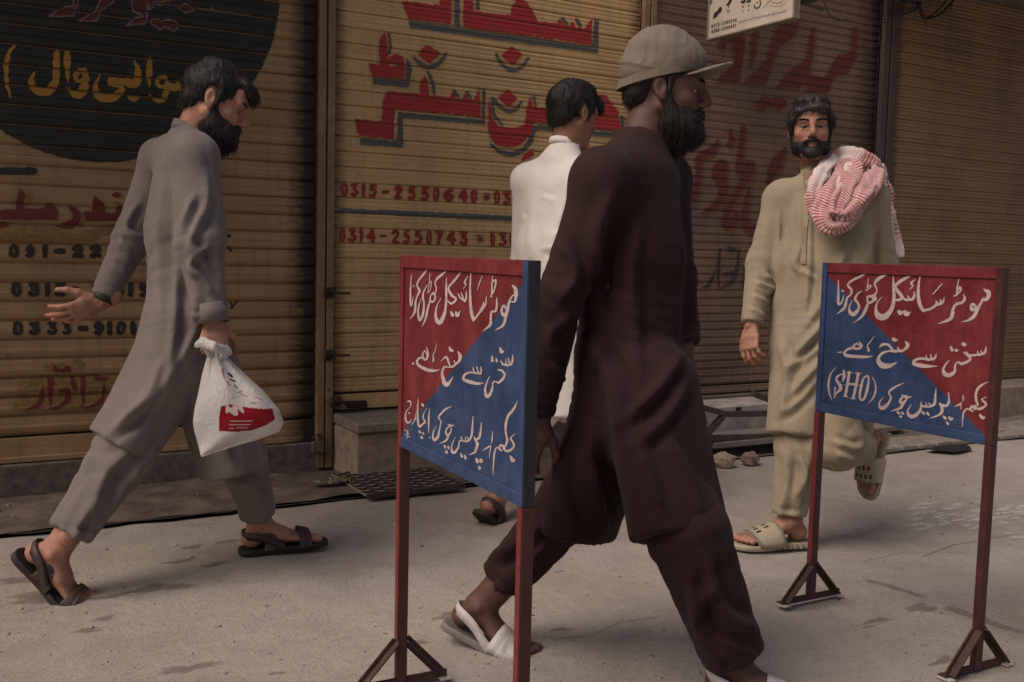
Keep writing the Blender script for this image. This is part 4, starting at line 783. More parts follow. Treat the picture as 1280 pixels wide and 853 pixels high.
# ================================================================ PROJECTING SHOP BOARD
c1 = onY(884, 50, -.12); nB = A_([1., 0, 0]); r2 = onplane(991, 24, c1, nB); wB = abs(c1[1] - r2[1]); zB = (c1[2] + r2[2]) / 2; hB = .55
print('board', c1, r2)
hb = empty('projecting_signboard', (c1[0], r2[1] / 2, zB), 'white projecting jewellery signboard with two black phone numbers hanging over the brown shutter', 'sign')
M_bw = simple('signboard_white', (.50, .44, .37), .6, 0, 8, .14, .1); M_edge = simple('signboard_edge', (.22, .17, .14), .6)
ye = r2[1]; MB().box((c1[0] + .0155, (c1[1] + ye) / 2, zB + hB / 2), .013, wB / 2 - .008, hB / 2 - .008).build('board_face', M_bw, hb)
fr = MB(); fr.box((c1[0] + .018, ye - .007 + .004, zB + hB / 2), .022, .006, hB / 2, bev=.002).box((c1[0] + .018, c1[1] - .002, zB + hB / 2), .022, .006, hB / 2, bev=.002).box((c1[0] + .018, (c1[1] + ye) / 2, zB + .004), .021, wB / 2 - .009, .005, bev=.002); fr.build('board_frame', M_edge, hb)
MB().bar((c1[0] + .018, 0, zB + hB + .015), (c1[0] + .018, ye, zB + hB + .015), .025, .025).build('bracket', M_postd, hb)
bo = A_([c1[0] + .0022, 0, 0]); kb = 9.4815
M_ink = simple('black_print', (.02, .017, .015), .6); M_pur = simple('violet_print', (.12, .10, .17), .6); M_gold = simple('gold_print', (.32, .23, .13), .6); M_sky = simple('blue_print', (.05, .13, .22), .6)
def bmark(name, sh, m, off=.0004): return mark(name, sc(sh, 870, 0, kb), bo, A_([0, -1., 0]), ZU, A_([-1., 0, 0]), (-c1[1] + .01, -ye - .012), (zB + .01, zB + hB - .02), m, hb, .0022, off)
bn1 = digits([(ch, 182 + i * 27.3, 182 + i * 27.3 + 24) for i, ch in enumerate('0315-2580596')], 290, 334, 9, 870, 0, kb, 0)
bn = []
for row, txt, y0 in ((0, '0315-2580596', 334), (1, '0300-5900481', 398)):
    for i, ch in enumerate(txt):
        x0 = 182 + i * (25.6 if row == 0 else 25); bn += digits([(ch, x0, x0 + 21)], y0 - 44 - (x0 - 182) * .262, y0 - (x0 - 182) * .262, 8, 870, 0, kb)
mark('printed_digit', bn, bo, A_([0, -1., 0]), ZU, A_([-1., 0, 0]), (-c1[1] + .01, -ye - .012), (zB + .01, zB + hB - .02), M_ink, hb, .0018, .0004)
bmark('ornament_print', [s_((212, 220, 18), (222, 180, 26), (240, 150, 26)), s_((236, 200, 22), (262, 150, 30), (290, 100, 34)), s_((282, 150, 24), (300, 110, 22)), s_((365, 130, 6), (378, 155, 8), (392, 130, 8), (375, 112, 6), (362, 130, 6)), s_((372, 60, 26), (400, 30, 34), (420, -20, 30)), s_((388, 75, 14), (382, 95, 8)), s_((540, 20, 24), (562, 30, 34), (580, 0, 20)), s_((556, 80, 18), (556, 92, 10)), s_((554, 135, 16), (556, 148, 8)), s_((606, 20, 24), (628, 20, 30), (645, -10, 20)), s_((626, 70, 18), (626, 80, 10)), s_((624, 120, 16), (625, 130, 8)), s_((690, 60, 12), (702, 95, 16), (745, 90, 16), (766, 40, 14), (750, -10, 12)), s_((715, 30, 8), (740, 35, 8))], M_ink)
bmark('ornament_print', [s_((790, 100, 6), (850, 40, 14), (900, -10, 18)), s_((880, 70, 8), (960, 78, 12), (1040, 55, 12), (1075, 10, 8)), s_((900, 30, 12), (980, 40, 20), (1030, 10, 12))], M_gold)
bmark('ornament_print', [('p', [(100, -20), (195, -20), (190, 45), (150, 80), (125, 130), (100, 130)])], M_sky)
rr = random.Random(8); pur = []
for i in range(30):
    x = 500 + i * 19.6
    if 600 < x < 630: continue
    y = 272 - (x - 500) * .235; h = rr.uniform(10, 34); pur.append(s_((x + 8, y - h, 4), (x + rr.uniform(-4, 6), y - h * .3, 7), (x - 10, y + rr.uniform(-2, 8), 4)))
    if rr.random() < .5: pur.append(s_((x, y + 14, 6), (x + 3, y + 15, 6)))
bmark('small_script', pur, M_pur)
# ================================================================ SHOP BRACKET LAMP, BOX AND CABLES
M_cable = simple('black_cable', (.018, .015, .015), .6); M_fit = simple('grey_fitting', (.10, .085, .08), .6, .2)
q = onY(1150, -6, -.10); jb = empty('junction_box', q, 'dark junction box with drooping black cables above the right shutter', 'electrical box')
MB().box(q + A_([0, .05, .06]), .075, .05, .10, bev=.012).box(q + A_([0, -.005, .06]), .06, .008, .08, bev=.005).build('box', M_fit, jb)
def wire(pts, r, y=-.09): MB().tube(catmull([onY(a, b, y - .01 * i) for i, (a, b) in enumerate(pts)], 6), r, 6).build('cable', M_cable, jb, True)
wire([(1105, 28), (1125, 20), (1145, 12), (1150, 5)], .009); wire([(1106, 24), (1128, 14), (1146, 9)], .006); wire([(1150, 2), (1152, 18), (1158, 24), (1172, 20), (1186, 8), (1198, -8)], .010); wire([(1146, 0), (1154, 22), (1168, 17), (1182, 2), (1184, -10)], .006); wire([(1157, 20), (1158, 42)], .0025); wire([(1178, 16), (1188, 14), (1192, -8)], .004)
q = onY(1005, -2, -.3); sl = empty('shop_lamp', q, 'unlit grey shop lamp bracket over the worn brown shutter', 'lamp')
MB().tube([q + A_([-.22, .05, .02]), q + A_([.24, .08, -.015])], .012, 8).tube([q + A_([0, 0, .03]), q + A_([0, 0, -.01])], [.05, .09], 14).build('lamp_shade', M_fit, sl, True)
MB().tube([q + A_([0, 0, .03]), q + A_([0, .28, .06])], .012, 8).build('lamp_arm', M_fit, sl, True)
MB().tube(catmull([q + A_([.16, 0, 0]), onY(1037, 18, -.2), onY(1048, 26, -.15), onY(1060, 24, -.1)], 6), .003, 5).build('lamp_cable', M_cable, sl, True)
# ================================================================ BY THE SHOP DOORS
M_plin = simple('plinth_concrete', (.27, .21, .165), .92, 0, 18, .35, .8); M_plt = simple('plinth_top', (.19, .155, .13), .85, 0, 25, .35, .6)
pl = onY(407, 560, -.01); pr = onY(575, 560, -.01); zt_ = onY(410, 520, -.2)[2]
xa, xb = pl[0] + .03, pr[0]; print('plinth', xa, xb, zt_)
st = empty('door_step', ((xa + xb) / 2, -.2, 0), 'square concrete step with a worn slab top below the mustard shutter', 'step'); Hs = .285
MB().box(((xa + xb) / 2, -.175, (Hs - .05) / 2), (xb - xa) / 2, .165, (Hs - .05) / 2 + .002, bev=.012).build('step_block', M_plin, st)
MB().box((xa + .19, -.18, Hs - .024), .195, .185, .024, bev=.008).build('step_slab', M_plt, st); MB().box(((xa + .39 + xb) / 2, -.18, Hs - .028), (xb - xa - .39) / 2, .18, .022, bev=.006).build('step_slab', M_plt, st)
q0 = onZ(480, 587, .02); q1 = P(502, 553, np.dot(q0 - CAM, FW)); tb = MB().bar(q0 + A_([0, 0, .0]), q1, .022, .055, (0, -1, 0), .003).build('timber_offcut', simple('old_timber', (.2, .15, .11), .9), None, False, q0); tag(tb, 'short timber offcut leaning against the concrete step behind the near notice board', 'plank')
# ribbed mat: expanded steel sheet lying over the drain
m0 = onZ(430, 600, .03); x0, x1 = m0[0] - .02, onZ(592, 614, .03)[0]; y1_ = -.26; y0_ = CURB - .07
mt = empty('drain_grating', ((x0 + x1) / 2, (y0_ + y1_) / 2, .03), 'dark steel lattice mat over the drain below the near notice board', 'grating'); M_gr = simple('grating_steel', (.055, .042, .036), .7, .1, 60, .3)
MB().box(((x0 + x1) / 2, (y0_ + y1_) / 2, .032), (x1 - x0) / 2, (y1_ - y0_) / 2, .004).build('backing_plate', simple('mat_plate', (.25, .195, .155), .85, 0, 30, .4), mt)
lat = MB(); stp = .115; nn = int((x1 - x0 + 1.9 * (y1_ - y0_)) / stp) + 2
for i in range(nn):
    for sg in (1, -1):
        c0 = x0 - 1.9 * (y1_ - y0_) + i * stp if sg > 0 else x0 + i * stp; p0 = [c0, y0_]; p1 = [c0 + sg * (y1_ - y0_) * 1.9, y1_]
        def clip(a, b):
            t0, t1 = 0, 1; d = b[0] - a[0]
            for lo_, s__ in ((x0, 1), (x1, -1)):
                va = s__ * (a[0] - lo_); vb = s__ * (b[0] - lo_)
                if va < 0 and vb < 0: return None
                if va < 0: t0 = max(t0, va / (va - vb))
                elif vb < 0: t1 = min(t1, va / (va - vb))
            if t1 - t0 < .02: return None
            return [a[0] + d * t0, a[1] + (b[1] - a[1]) * t0], [a[0] + d * t1, a[1] + (b[1] - a[1]) * t1]
        r_ = clip(p0, p1)
        if r_: lat.bar((r_[0][0], r_[0][1], .040 + (.003 if sg > 0 else 0)), (r_[1][0], r_[1][1], .040 + (.003 if sg > 0 else 0)), .0065, .005)
o = lat.build('lattice_bars', M_gr, mt); o['kind'] = 'stuff'
MB().bar((x0, y0_, .032), (x1, y0_, .032), .014, .022).build('edge_strip', M_gr, mt)
# foil wrapper
w0 = onZ(412, 606, .03); r = random.Random(4); v = []; f = []
for i in range(13):
    for j in range(7): v.append(w0 + A_([(i - 6) * .014, (j - 3) * .013 + .01 * math.sin(i), 0]) + ZU * (.012 + .016 * abs(math.sin(i * 1.3 + j * .9)) * r.uniform(.5, 1.)))
for i in range(12):
    for j in range(6): a = i * 7 + j; f.append((a, a + 7, a + 8, a + 1))
m, nt, b = newmat('foil_wrapper', .25, .85); nt.links.new(ramp(nt, noise(nt, coords(nt), 30, 3), [(.4, (.55, .5, .48)), (.5, (.5, .5, .48)), (.56, (.40, .33, .05)), (.7, (.5, .45, .45))]), b.inputs['Base Color'])
tag(mesh('foil_wrapper', v, f, m, None, False, w0), 'crumpled silver and yellow foil wrapper on the pavement beside the steel mat', 'litter')
# padlocks and hasps
M_brass = simple('dull_brass', (.17, .14, .11), .5, .6); M_hasp = simple('hasp_steel', (.06, .045, .04), .55, .6, 80)
def padlock(px, py, s, label, y=-.075):
    q = onY(px, py, y); r = empty('padlock', q - ZU * s, label, 'padlock'); MB().box(q - ZU * s * .35, s * .55, s * .22, s * .5, bev=s * .1).build('lock_body', M_brass, r)
    MB().tube([q + A_([math.cos(t) * s * .36, 0, math.sin(t) * s * .5 + s * .2]) for t in np.linspace(-.3, math.pi + .3, 12)], s * .08, 6).build('shackle', M_hasp, r, True)
padlock(397, 554, .058, 'brass padlock at the foot of the rail between the two left shutters')
def bolt(px, py, label, L=.10):
    q = onY(px, py, -.06); r = empty('slide_bolt', q, label, 'bolt'); MB().box(q, .026, .008, .026, bev=.004).build('bolt_plate', M_hasp, r)
    MB().bar(q + A_([-.03, -.014, 0]), q + A_([L, -.008, -.004]), .012, .012).build('bolt_bar', M_hasp, r)
    MB().tube([q + A_([math.cos(t) * .02 - .01, -.02, math.sin(t) * .02 - .005]) for t in np.linspace(0, 6.28, 13)], .0045, 6).tube([q + A_([-.01, -.02, .0]), q + A_([.02, -.035, .02])], .006, 6).build('bolt_ring', M_hasp, r, True)
bolt(412, 366, 'upper rusty slide bolt on the rail left of the mustard shutter'); bolt(412, 444, 'middle rusty slide bolt on the rail left of the mustard shutter'); bolt(420, 503, 'lowest rusty slide bolt just above the concrete step', .14)
q = onY(445, 505, -.03); tag(MB().box(q, .055, .012, .014, bev=.004).tube([q + A_([-.05, -.02, -.01]), q + A_([.05, -.02, -.012])], .008, 6).build('shutter_handle', M_hasp, None, False, q), 'rusty pull handle at the bottom of the mustard shutter beside the lowest bolt', 'handle')
# ---- low steel stand, plinth wall and slab below the worn shutter
xs0 = onY(862, 500, -.05)[0] - .25; xs1 = onY(975, 540, -.05)[0] + .3
M_pw = simple('painted_plinth', (.38, .33, .30), .9, 0, 9, .4, .5)
pw_ = empty('shop_plinth', ((xs0 + xs1) / 2, -.2, 0), 'pale stained concrete plinth under the worn brown shutter', 'plinth')
MB().box(((xs0 + xs1) / 2, -.19, .15), (xs1 - xs0) / 2, .12, Z3 / 2 - .045, bev=.01).build('plinth_block', M_pw, pw_)
MB().box(((xs0 + xs1) / 2, -.20, .018), (xs1 - xs0) / 2 + .1, .12, .018).build('plinth_base', simple('plinth_dark_stone', (.03, .025, .022), .95), pw_)  # near-black base under the plinth block
hq = onY(923, 512, -.312); MB().box(hq, .018, .004, .012).build('hole', dk, pw_)
sb = onZ(900, 563, .06); tag(MB().box(((xs0 + xs1) / 2 + .05, sb[1] + .13, .085), (xs1 - xs0) / 2 + .1, .13, .018, bev=.006).build('stone_slab', simple('grey_slab', (.20, .175, .155), .9, 0, 25, .3, .6), None, False, ((xs0 + xs1) / 2, sb[1], .085)), 'long grey stone slab raised on rubble in front of the pale plinth', 'slab')
M_stone = simple('rubble_stone', (.34, .27, .2), .9, 0, 40, .3, .8)
def rock(px, py, z, r_, label, seed, m=M_stone):
    q = onZ(px, py, z); g = MB(); rr = random.Random(seed); n = 9; m_ = 6; v = [q + ZU * r_ * .75]
    for j in range(1, m_):
        for i in range(n):
            t = 6.2832 * i / n; p = math.pi * j / m_; a = r_ * rr.uniform(.78, 1.15); v.append(q + A_([math.cos(t) * math.sin(p) * a * 1.15, math.sin(t) * math.sin(p) * a, math.cos(p) * a * .8]))
    v.append(q - ZU * r_ * .6); f = [(0, i + 1, (i + 1) % n + 1) for i in range(n)]
    for j in range(m_ - 2):
        for i in range(n): a = 1 + j * n; f.append((a + i, a + n + i, a + n + (i + 1) % n, a + (i + 1) % n))
    L_ = len(v) - 1; f += [(L_, 1 + (m_ - 2) * n + (i + 1) % n, 1 + (m_ - 2) * n + i) for i in range(n)]
    tag(mesh('rubble_stone', v, f, m, None, False, q), label, 'stone')
rock(905, 577, .03, .062, 'pale yellow stone chunk propping the grey slab, left of its neighbour', 1); rock(937, 574, .03, .05, 'brown stone chunk propping the grey slab, right of the pale one', 2, simple('brown_stone', (.2, .14, .11), .9, 0, 40, .3, .8))
rock(868, 530, .10, .055, 'light rubble stone beside the steel stand, half behind the man in brown', 3)
dS = sb[1] + .02; M_ang = simple('stand_steel', (.085, .066, .057), .6, .4, 30, .35)
sd_ = empty('steel_stand', onZ(910, 560, .1), 'low angle-iron stand with a slanting brace in front of the pale plinth', 'stand')
def T(px, py, y=dS): return onY(px, py, y)
for a, b in (((848, 501), (908, 518)), ((908, 518), (1012, 516)), ((904, 520), (876, 551)), ((866, 512), (868, 548)), ((876, 548), (1010, 545)), ((940, 492), (975, 505))): MB().bar(T(*a), T(*b), .03, .03, (0, 0, 1), .002).build('angle_bar', M_ang, sd_)
# kerb stones and blocks at the far right
rx = onZ(1160, 548, .05)
MB0 = MB().box((onY(1270, 500, -.2)[0], -.21, .12), .75, .13, .12, bev=.015).build('door_step', M_plin, None, False, (onY(1270, 500, -.2)[0], -.21, 0)); tag(MB0, 'long concrete step under the far right shutter, behind the right notice board', 'step')
q = onZ(1140, 552, .0); v = []; f = []; n = 14
for i in range(n + 1):
    for j in range(7): x = q[0] - .75 + 1.5 * i / n; y = q[1] - .12 + .45 * j / 6; v.append((x, y, .012 + .10 * min(1, j / 5) * (1 - .25 * abs(math.sin(i * .9))) * min(1, i / 3, (n - i) / 3)))
for i in range(n):
    for j in range(6): a = i * 7 + j; f.append((a, a + 7, a + 8, a + 1))
struct(mesh('earth_ramp', v, f, simple('ramp_earth', (.15, .12, .10), .95, 0, 15, .4, .9), None, True))
r = random.Random(12); M_pv = simple('paving_setts', (.24, .21, .185), .9, 0, 20, .3, .6); pv = []
pq = onZ(1200, 552, .03)
pm = empty('paved_strip', (pq[0], pq[1], .02), 'strip of worn paving setts beyond the earth ramp at the right', 'paving')
for i in range(16):
    for j in range(3):
        o = MB().box((pq[0] - .9 + i * .152 + (j % 2) * .07, pq[1] + .05 + j * .115, .022 + r.uniform(0, .006)), .071, .053, .014, bev=.006).build('paving_sett', M_pv, pm)
q = onZ(1190, 563, .01); struct(MB().add([q + A_([math.cos(t) * (.16 + .04 * math.sin(3 * t)), math.sin(t) * (.10 + .03 * math.sin(2 * t + 1)), .012]) for t in np.linspace(0, 6.0, 14)], [tuple(range(14))]).build('drain_hole', dk))
# ================================================================ PEOPLE
M_eye = simple('eye_white', (.20, .165, .15), .25, 0, 10, .05, 0); M_iris = simple('iris_dark', (.02, .012, .01), .15, 0, 10, .05, 0)
def hairmat(name, col, rough=.45):
    m, nt, b = newmat(name, rough); n1 = noise(nt, coords(nt), 90, 5, .7); nt.links.new(ramp(nt, n1, [(.3, c_(col, .4)), (.72, c_(col, 1.7))]), b.inputs['Base Color']); bump(nt, b, n1, .8, .004); b.inputs['Specular IOR Level'].default_value = .35; return m
def joined(pieces):
    v = []; f = []; n = 0
    for (a, b) in pieces: v.append(a); f.append(b + n); n += len(a)
    return np.concatenate(v), np.concatenate(f)
def basis(fwd, up):
    f_ = nrm(fwd); u = A_(up, float); r = nrm(np.cross(f_, u)); u = np.cross(r, f_); return np.stack([r, f_, u])  # rows: right, forward, up
def head_sdf(neck_local, beard=False):
    H = Field(.012)
    H.el((0, -.014, .034), (.074, .097, .082)); H.el((0, .034, -.015), (.063, .060, .088), k=.02)
    for s in (-1, 1):
        H.ec((s * .052, -.002, -.040), (s * .022, .066, -.092), .022, .020, k=.022); H.el((s * .041, .060, -.014), (.021, .021, .018), k=.016)
        H.ec((s * .010, .090, .028), (s * .042, .079, .031), .012, .011, k=.012)
    H.ec((-.010, .074, -.098), (.010, .074, -.098), .019, .019, k=.02); H.el((0, .066, .055), (.052, .032, .036), k=.02)
    for s in (-1, 1): H.el((s * .031, .097, .008), (.018, .015, .013), k=.012, op='sub')
    H.ec((0, .090, .030), (0, .114, -.014), (.0095, .012), (.0120, .014), (1, 0, 0), k=.010); H.el((0, .117, -.019), (.0105, .011, .010), k=.006)
    for s in (-1, 1): H.el((s * .0125, .103, -.025), (.0085, .011, .0085), k=.006)
    for s in (-1, 1):
        H.ec((s * .017, .0875, .0165), (s * .044, .0785, .0155), .0056, .0048, k=.004); H.ec((s * .019, .0865, -.0015), (s * .042, .079, -.0005), .0055, .0045, k=.005)
    H.el((0, .084, -.055), (.030, .016, .022), k=.012)
    H.ec((-.021, .090, -.054), (0, .0985, -.0515), .0050, .0058, k=.004); H.ec((.021, .090, -.054), (0, .0985, -.0515), .0050, .0058, k=.004)
    H.ec((-.019, .089, -.064), (.0, .0965, -.0655), .0055, .0068, k=.004); H.ec((.019, .089, -.064), (.0, .0965, -.0655), .0055, .0068, k=.004)
    for s in (-1, 1):
        H.el((s * .079, -.008, .004), (.009, .018, .031), np.stack([nrm((1, .35 * s * 0 + .0, 0)), nrm((0, 1, .25)), nrm((0, -.25, 1))]), k=.006)
        H.el((s * .090, -.004, .006), (.008, .010, .019), k=.005, op='sub'); H.el((s * .077, .002, -.022), (.007, .009, .010), k=.006)
    H.ec((0, -.022, -.040), neck_local, (.054, .058), (.060, .056), (1, 0, 0), k=.02)
    return H
def G_(px, py, size=1.1): return onZ(px, py, 0) + ZU * (.0945 * size + .006)
def up_(a, h): return a + ZU * h
class Person:
    def __init__(s, label, base, group=None, skin=None): s.root = empty('person', base, label, 'person'); s.pieces = []; s.tints = []; s.skin = skin
    def head(s, c, fwd, up, neck, size=1.0, h=.0034, beardy=0):
        s.hb = basis(fwd, up); s.hc = A_(c, float); s.hs = size; nl = ((A_(neck) - s.hc) @ s.hb.T) / size
        H = head_sdf(nl); v, f = H.mesh(h); t = np.ones((len(v), 3))
        lip = np.exp(-((v[:, 0] / .022) ** 2 + ((v[:, 2] + .058) / .011) ** 2) ** 2) * (v[:, 1] > .08); t *= 1 - lip[:, None] * A_([.25, .42, .38])
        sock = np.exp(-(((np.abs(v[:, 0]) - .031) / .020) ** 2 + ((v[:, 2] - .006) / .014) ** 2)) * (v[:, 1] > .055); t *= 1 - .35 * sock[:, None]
        ck = np.exp(-(((np.abs(v[:, 0]) - .042) / .022) ** 2 + ((v[:, 2] + .018) / .02) ** 2)) * (v[:, 1] > .04); t *= 1 + ck[:, None] * A_([.05, -.03, -.04])
        ns = np.exp(-(v[:, 0] / .016) ** 2 - ((v[:, 2] + .02) / .016) ** 2) * (v[:, 1] > .095); t *= 1 + ns[:, None] * A_([.05, -.03, -.03])
        s.headmesh = (v, f); s.pieces.append((s.h2w(v), f)); s.tints.append(t)
        for sx in (-1, 1):
            e = Field(.001).el((0, 0, 0), .0125).mesh(.003); cc = A_([sx * .031, .0745, .0080]); ev = relax(e[0], e[1], 1) + cc
            o = mesh('eye', s.h2w(ev), e[1], M_eye, s.root, True); ctr = s.h2w(cc + A_([0, .0, 0]))
            g = MB(); n = 12; fw = s.hb[1]; r0 = s.hb[0]; u0 = s.hb[2]; p = s.h2w(cc + A_([0, .0128, -.0008])); q = [p + fw * .0006] + [p + (r0 * math.cos(6.283 * i / n) + u0 * math.sin(6.283 * i / n)) * .0068 * s.hs - fw * .001 for i in range(n)]
            g.add(q, [(0, i + 1, (i + 1) % n + 1) for i in range(n)]).build('iris', M_iris, o)
    def h2w(s, v): return s.hc + (np.asarray(v) * s.hs) @ s.hb
    def brows(s, m):
        g = MB(); r = random.Random(2); from mathutils.bvhtree import BVHTree as BT_; hv, hf_ = s.headmesh; bt = BT_.FromPolygons(hv.tolist(), hf_.tolist())
        for sx in (-1, 1):
            for i in range(170):
                t = r.random(); x = sx * (.012 + .036 * t); y = .096 - .016 * t * t + .001; z = .031 + .006 * math.sin(t * 2.4) + r.uniform(-.0035, .0035); hit = bt.ray_cast(Vector((x, .2, z)), Vector((0, -1, 0)))[0]; p = A_(hit) + A_([0, .0008, 0]) if hit is not None else A_([x, y, z]); d = A_([sx * .009, .0012, .002 - .003 * t]); w = A_([0, .0003, .0011])
                g.add([s.h2w(p - w), s.h2w(p + w), s.h2w(p + d)], [(0, 1, 2)])
        o = g.build('eyebrows', m, s.root); o['kind'] = 'stuff'
    def hair(s, name, build, m, h=.005, disp=.005, strands=1600, slen=.03, sdir=(0, -.3, -1), freq=60, lift=.5, wid=.0005, seed=0, cut=None):
        """build(Field) in head coordinates; surface roughened with locks, then fringed with loose strands"""
        disp *= .6; strands = int(strands * 2.2); lift *= .7; slen *= .85; H = Field(.012); build(H); v, f = H.mesh(h); n = vnormals(v, f); sdn = nrm(A_(sdir, float))
        p = v * freq; q = p - (p @ sdn)[:, None] * sdn * .75 + seed; k = vn(q) + .5 * vn(q * 2.3); v = v + n * (disp * k)[:, None]
        o = mesh(name, s.h2w(v), f, m, s.root, True); r = np.random.default_rng(seed + 3); ids = r.integers(0, len(v), strands); g = []; ff = []
        for c, i in enumerate(ids):
            d = nrm(sdn + n[i] * lift + r.normal(0, .28, 3)); L = slen * r.uniform(.4, 1.1); p0 = v[i] - n[i] * .002; w = nrm(np.cross(d, r.normal(0, 1, 3))) * wid; p1 = p0 + d * L * .55 + n[i] * .001; p2 = p1 + nrm(d + A_([0, 0, -.35]) * (1 if sdn[2] < 0 else 0)) * L * .45
            k = len(g); g += [p0 - w, p0 + w, p1 + w * .8, p1 - w * .8, p2]; ff += [(k, k + 1, k + 2, k + 3), (k + 3, k + 2, k + 4)]
        st = mesh(name + '_strands', s.h2w(A_(g)), ff, m, o); st['kind'] = 'stuff'; return o
    def hand(s, wrist, fingers, back, side, curls=(.5, .5, .55, .6), thumb=.5, size=1.0, spread=.10, h=.0026, fore=None):
        """fingers: direction of the palm; back: outward normal of the back of the hand; side +1 when the thumb is on the +x side"""
        y = nrm(fingers); z = A_(back, float); z = nrm(z - y * (z @ y)); x = np.cross(y, z) * side; B = np.stack([x, y, z]); Hn = Field(.007)
        Hn.ec((0, -.05, 0), (0, .0, 0), (.027, .019), (.028, .018), (1, 0, 0)); Hn.ec((0, 0, 0), (.002, .045, 0), (.028, .017), (.040, .0145), (1, 0, 0)); Hn.ec((.002, .045, 0), (.001, .086, 0), (.040, .0145), (.040, .011), (1, 0, 0))
        Hn.el((.024, .035, -.008), (.018, .032, .014), k=.01)
        xs = (.031, .0105, -.0105, -.030); Ls = (.070, .080, .074, .057); rs = (.0088, .0092, .0088, .0076)
        for i in range(4):
            p = A_([xs[i], .083 + (.004 if i in (1, 2) else -.003), 0.]); a = 0; sp = spread * (1.5 - i) * .8
            for j, fr in enumerate((.46, .31, .23)):
                a += curls[i] * (1.0, 1.15, .75)[j]; d = A_([math.sin(sp), math.cos(sp) * math.cos(a), -math.cos(sp) * math.sin(a)]); q = p + d * Ls[i] * fr
                Hn.ec(p, q, rs[i] * (1.08, .98, .9)[j], rs[i] * (.98, .92, .78)[j], k=.0035); p = q
        p = A_([.026, .022, -.006]); dirs = [A_([.75, .62, -.25 - .3 * thumb]), A_([.55 - .3 * thumb, .8, -.25 - .5 * thumb]), A_([.30 - .5 * thumb, .88, -.25 - .6 * thumb])]
        for j, (d, L, ra, rb) in enumerate(zip(dirs, (.038, .034, .028), (.0145, .0115, .0098), (.0115, .0100, .0082))): q = p + nrm(d) * L; Hn.ec(p, q, ra, rb, k=.006); p = q
        v, f = Hn.mesh(h); t = np.ones((len(v), 3)); t *= (1 + .08 * vn(v * 90))[:, None]; tip = np.clip((v[:, 1] - .11) * 8, 0, .25); t *= 1 + tip[:, None] * A_([.5, -.2, -.1])
        w = A_(wrist) + (v * size) @ B
        if np.linalg.det(B) < 0: f = f[:, ::-1]
        s.pieces.append((w, f)); s.tints.append(t); return lambda q: A_(wrist) + (A_(q, float) * size) @ B
    def foot(s, ankle, fwd, up, side, kind, msole, mstrap, shin, size=1.0, toebend=0.0, h=.0035):
        """ankle: point 8 cm above the sole; foot frame x = outer side, y toes, z up"""
        y = nrm(fwd); z = A_(up, float); z = nrm(z - y * (z @ y)); x = np.cross(y, z) * side; B = np.stack([x, y, z]); A0 = A_(ankle, float); T = lambda q: A0 + (np.asarray(q, float) * size) @ B; flip = np.linalg.det(B) < 0
        def bend(v):
            v = np.array(v, float)
            if toebend:
                m = v[:, 1] > .105; a = toebend * np.clip((v[:, 1] - .105) / .03, 0, 1); yy = v[:, 1] - .105; zz = v[:, 2] + .075
                v[m, 1] = (.105 + yy * np.cos(a) - zz * np.sin(a))[m]; v[m, 2] = (-.075 + yy * np.sin(a) + zz * np.cos(a))[m]
            return v
        sh = ((A_(shin) - A0) @ B.T) / size; Q = Field(.012); Q.ec((0, -.005, .0), sh * min(1, .16 / np.linalg.norm(sh)), (.034, .038), (.040, .044), (1, 0, 0)); Q.el((0, -.034, -.045), (.031, .034, .030)); Q.ec((0, -.01, -.01), (-.002, .06, -.040), (.034, .034), (.038, .024), (1, 0, 0), k=.02)
        Q.ec((-.002, .06, -.046), (-.004, .135, -.060), (.039, .022), (.045, .013), (1, 0, 0), k=.015); Q.el((.030, -.004, -.002), (.012, .012, .012)); Q.el((-.030, .0, .006), (.012, .012, .012))
        tx = (-.034, -.013, .005, .021, .036); ty = (.188, .186, .178, .168, .155); tr = (.0135, .0098, .0092, .0086, .0082)
        for i in range(5): Q.ec((tx[i] * .95, .130, -.060), (tx[i], ty[i] - tr[i], -.066), tr[i] * .95, tr[i], k=.004)
        v, f = Q.mesh(h); v = bend(v); t = np.ones((len(v), 3)); nail = np.zeros(len(v))
        for i in range(5): nail = np.maximum(nail, np.exp(-(((v[:, 0] - tx[i]) / (tr[i] * .6)) ** 2 + ((v[:, 1] - ty[i] + tr[i] * .8) / (tr[i] * .8)) ** 2) ** 2) * (v[:, 2] > -.064))
        t *= 1 + nail[:, None] * .45; s.pieces.append((T(v), f[:, ::-1] if flip else f)); s.tints.append(t)
        ol = [(-.040, -.052), (-.030, -.072), (0, -.080), (.030, -.072), (.040, -.050), (.038, 0), (.042, .05), (.052, .10), (.053, .135), (.045, .168), (.02, .196), (-.012, .208), (-.038, .200), (-.052, .172), (-.054, .13), (-.046, .07), (-.038, .02)]
        o3 = catmull([(a, b, 0) for a, b in ol + ol[:1]], 3)[:-1]; n = len(o3); V = []; lays = [(-.0945, .95), (-.0925, 1.0), (-.079, 1.0), (-.0755, .96), (-.0785, .80)]
        for z_, k in lays:
            for q in o3: rg_ = .0012 * math.sin(q[1] * 500) if z_ > -.093 and z_ < -.078 and kind != 'strap' else 0; V.append((q[0] * k * (1 + rg_ * 12), (q[1] - .06) * (1 - (1 - k) * .5) + .06, z_ + .004 * max(0, -q[1] * 6 + .0)))
        Fc = [tuple(range(n))[::-1], tuple((len(lays) - 1) * n + i for i in range(n))]
        for j in range(len(lays) - 1):
            for i in range(n): Fc.append((j * n + i, j * n + (i + 1) % n, (j + 1) * n + (i + 1) % n, (j + 1) * n + i))
        if flip: Fc = [q[::-1] for q in Fc]
        so = mesh('sandal', T(bend(V)), Fc, msole, s.root, True)
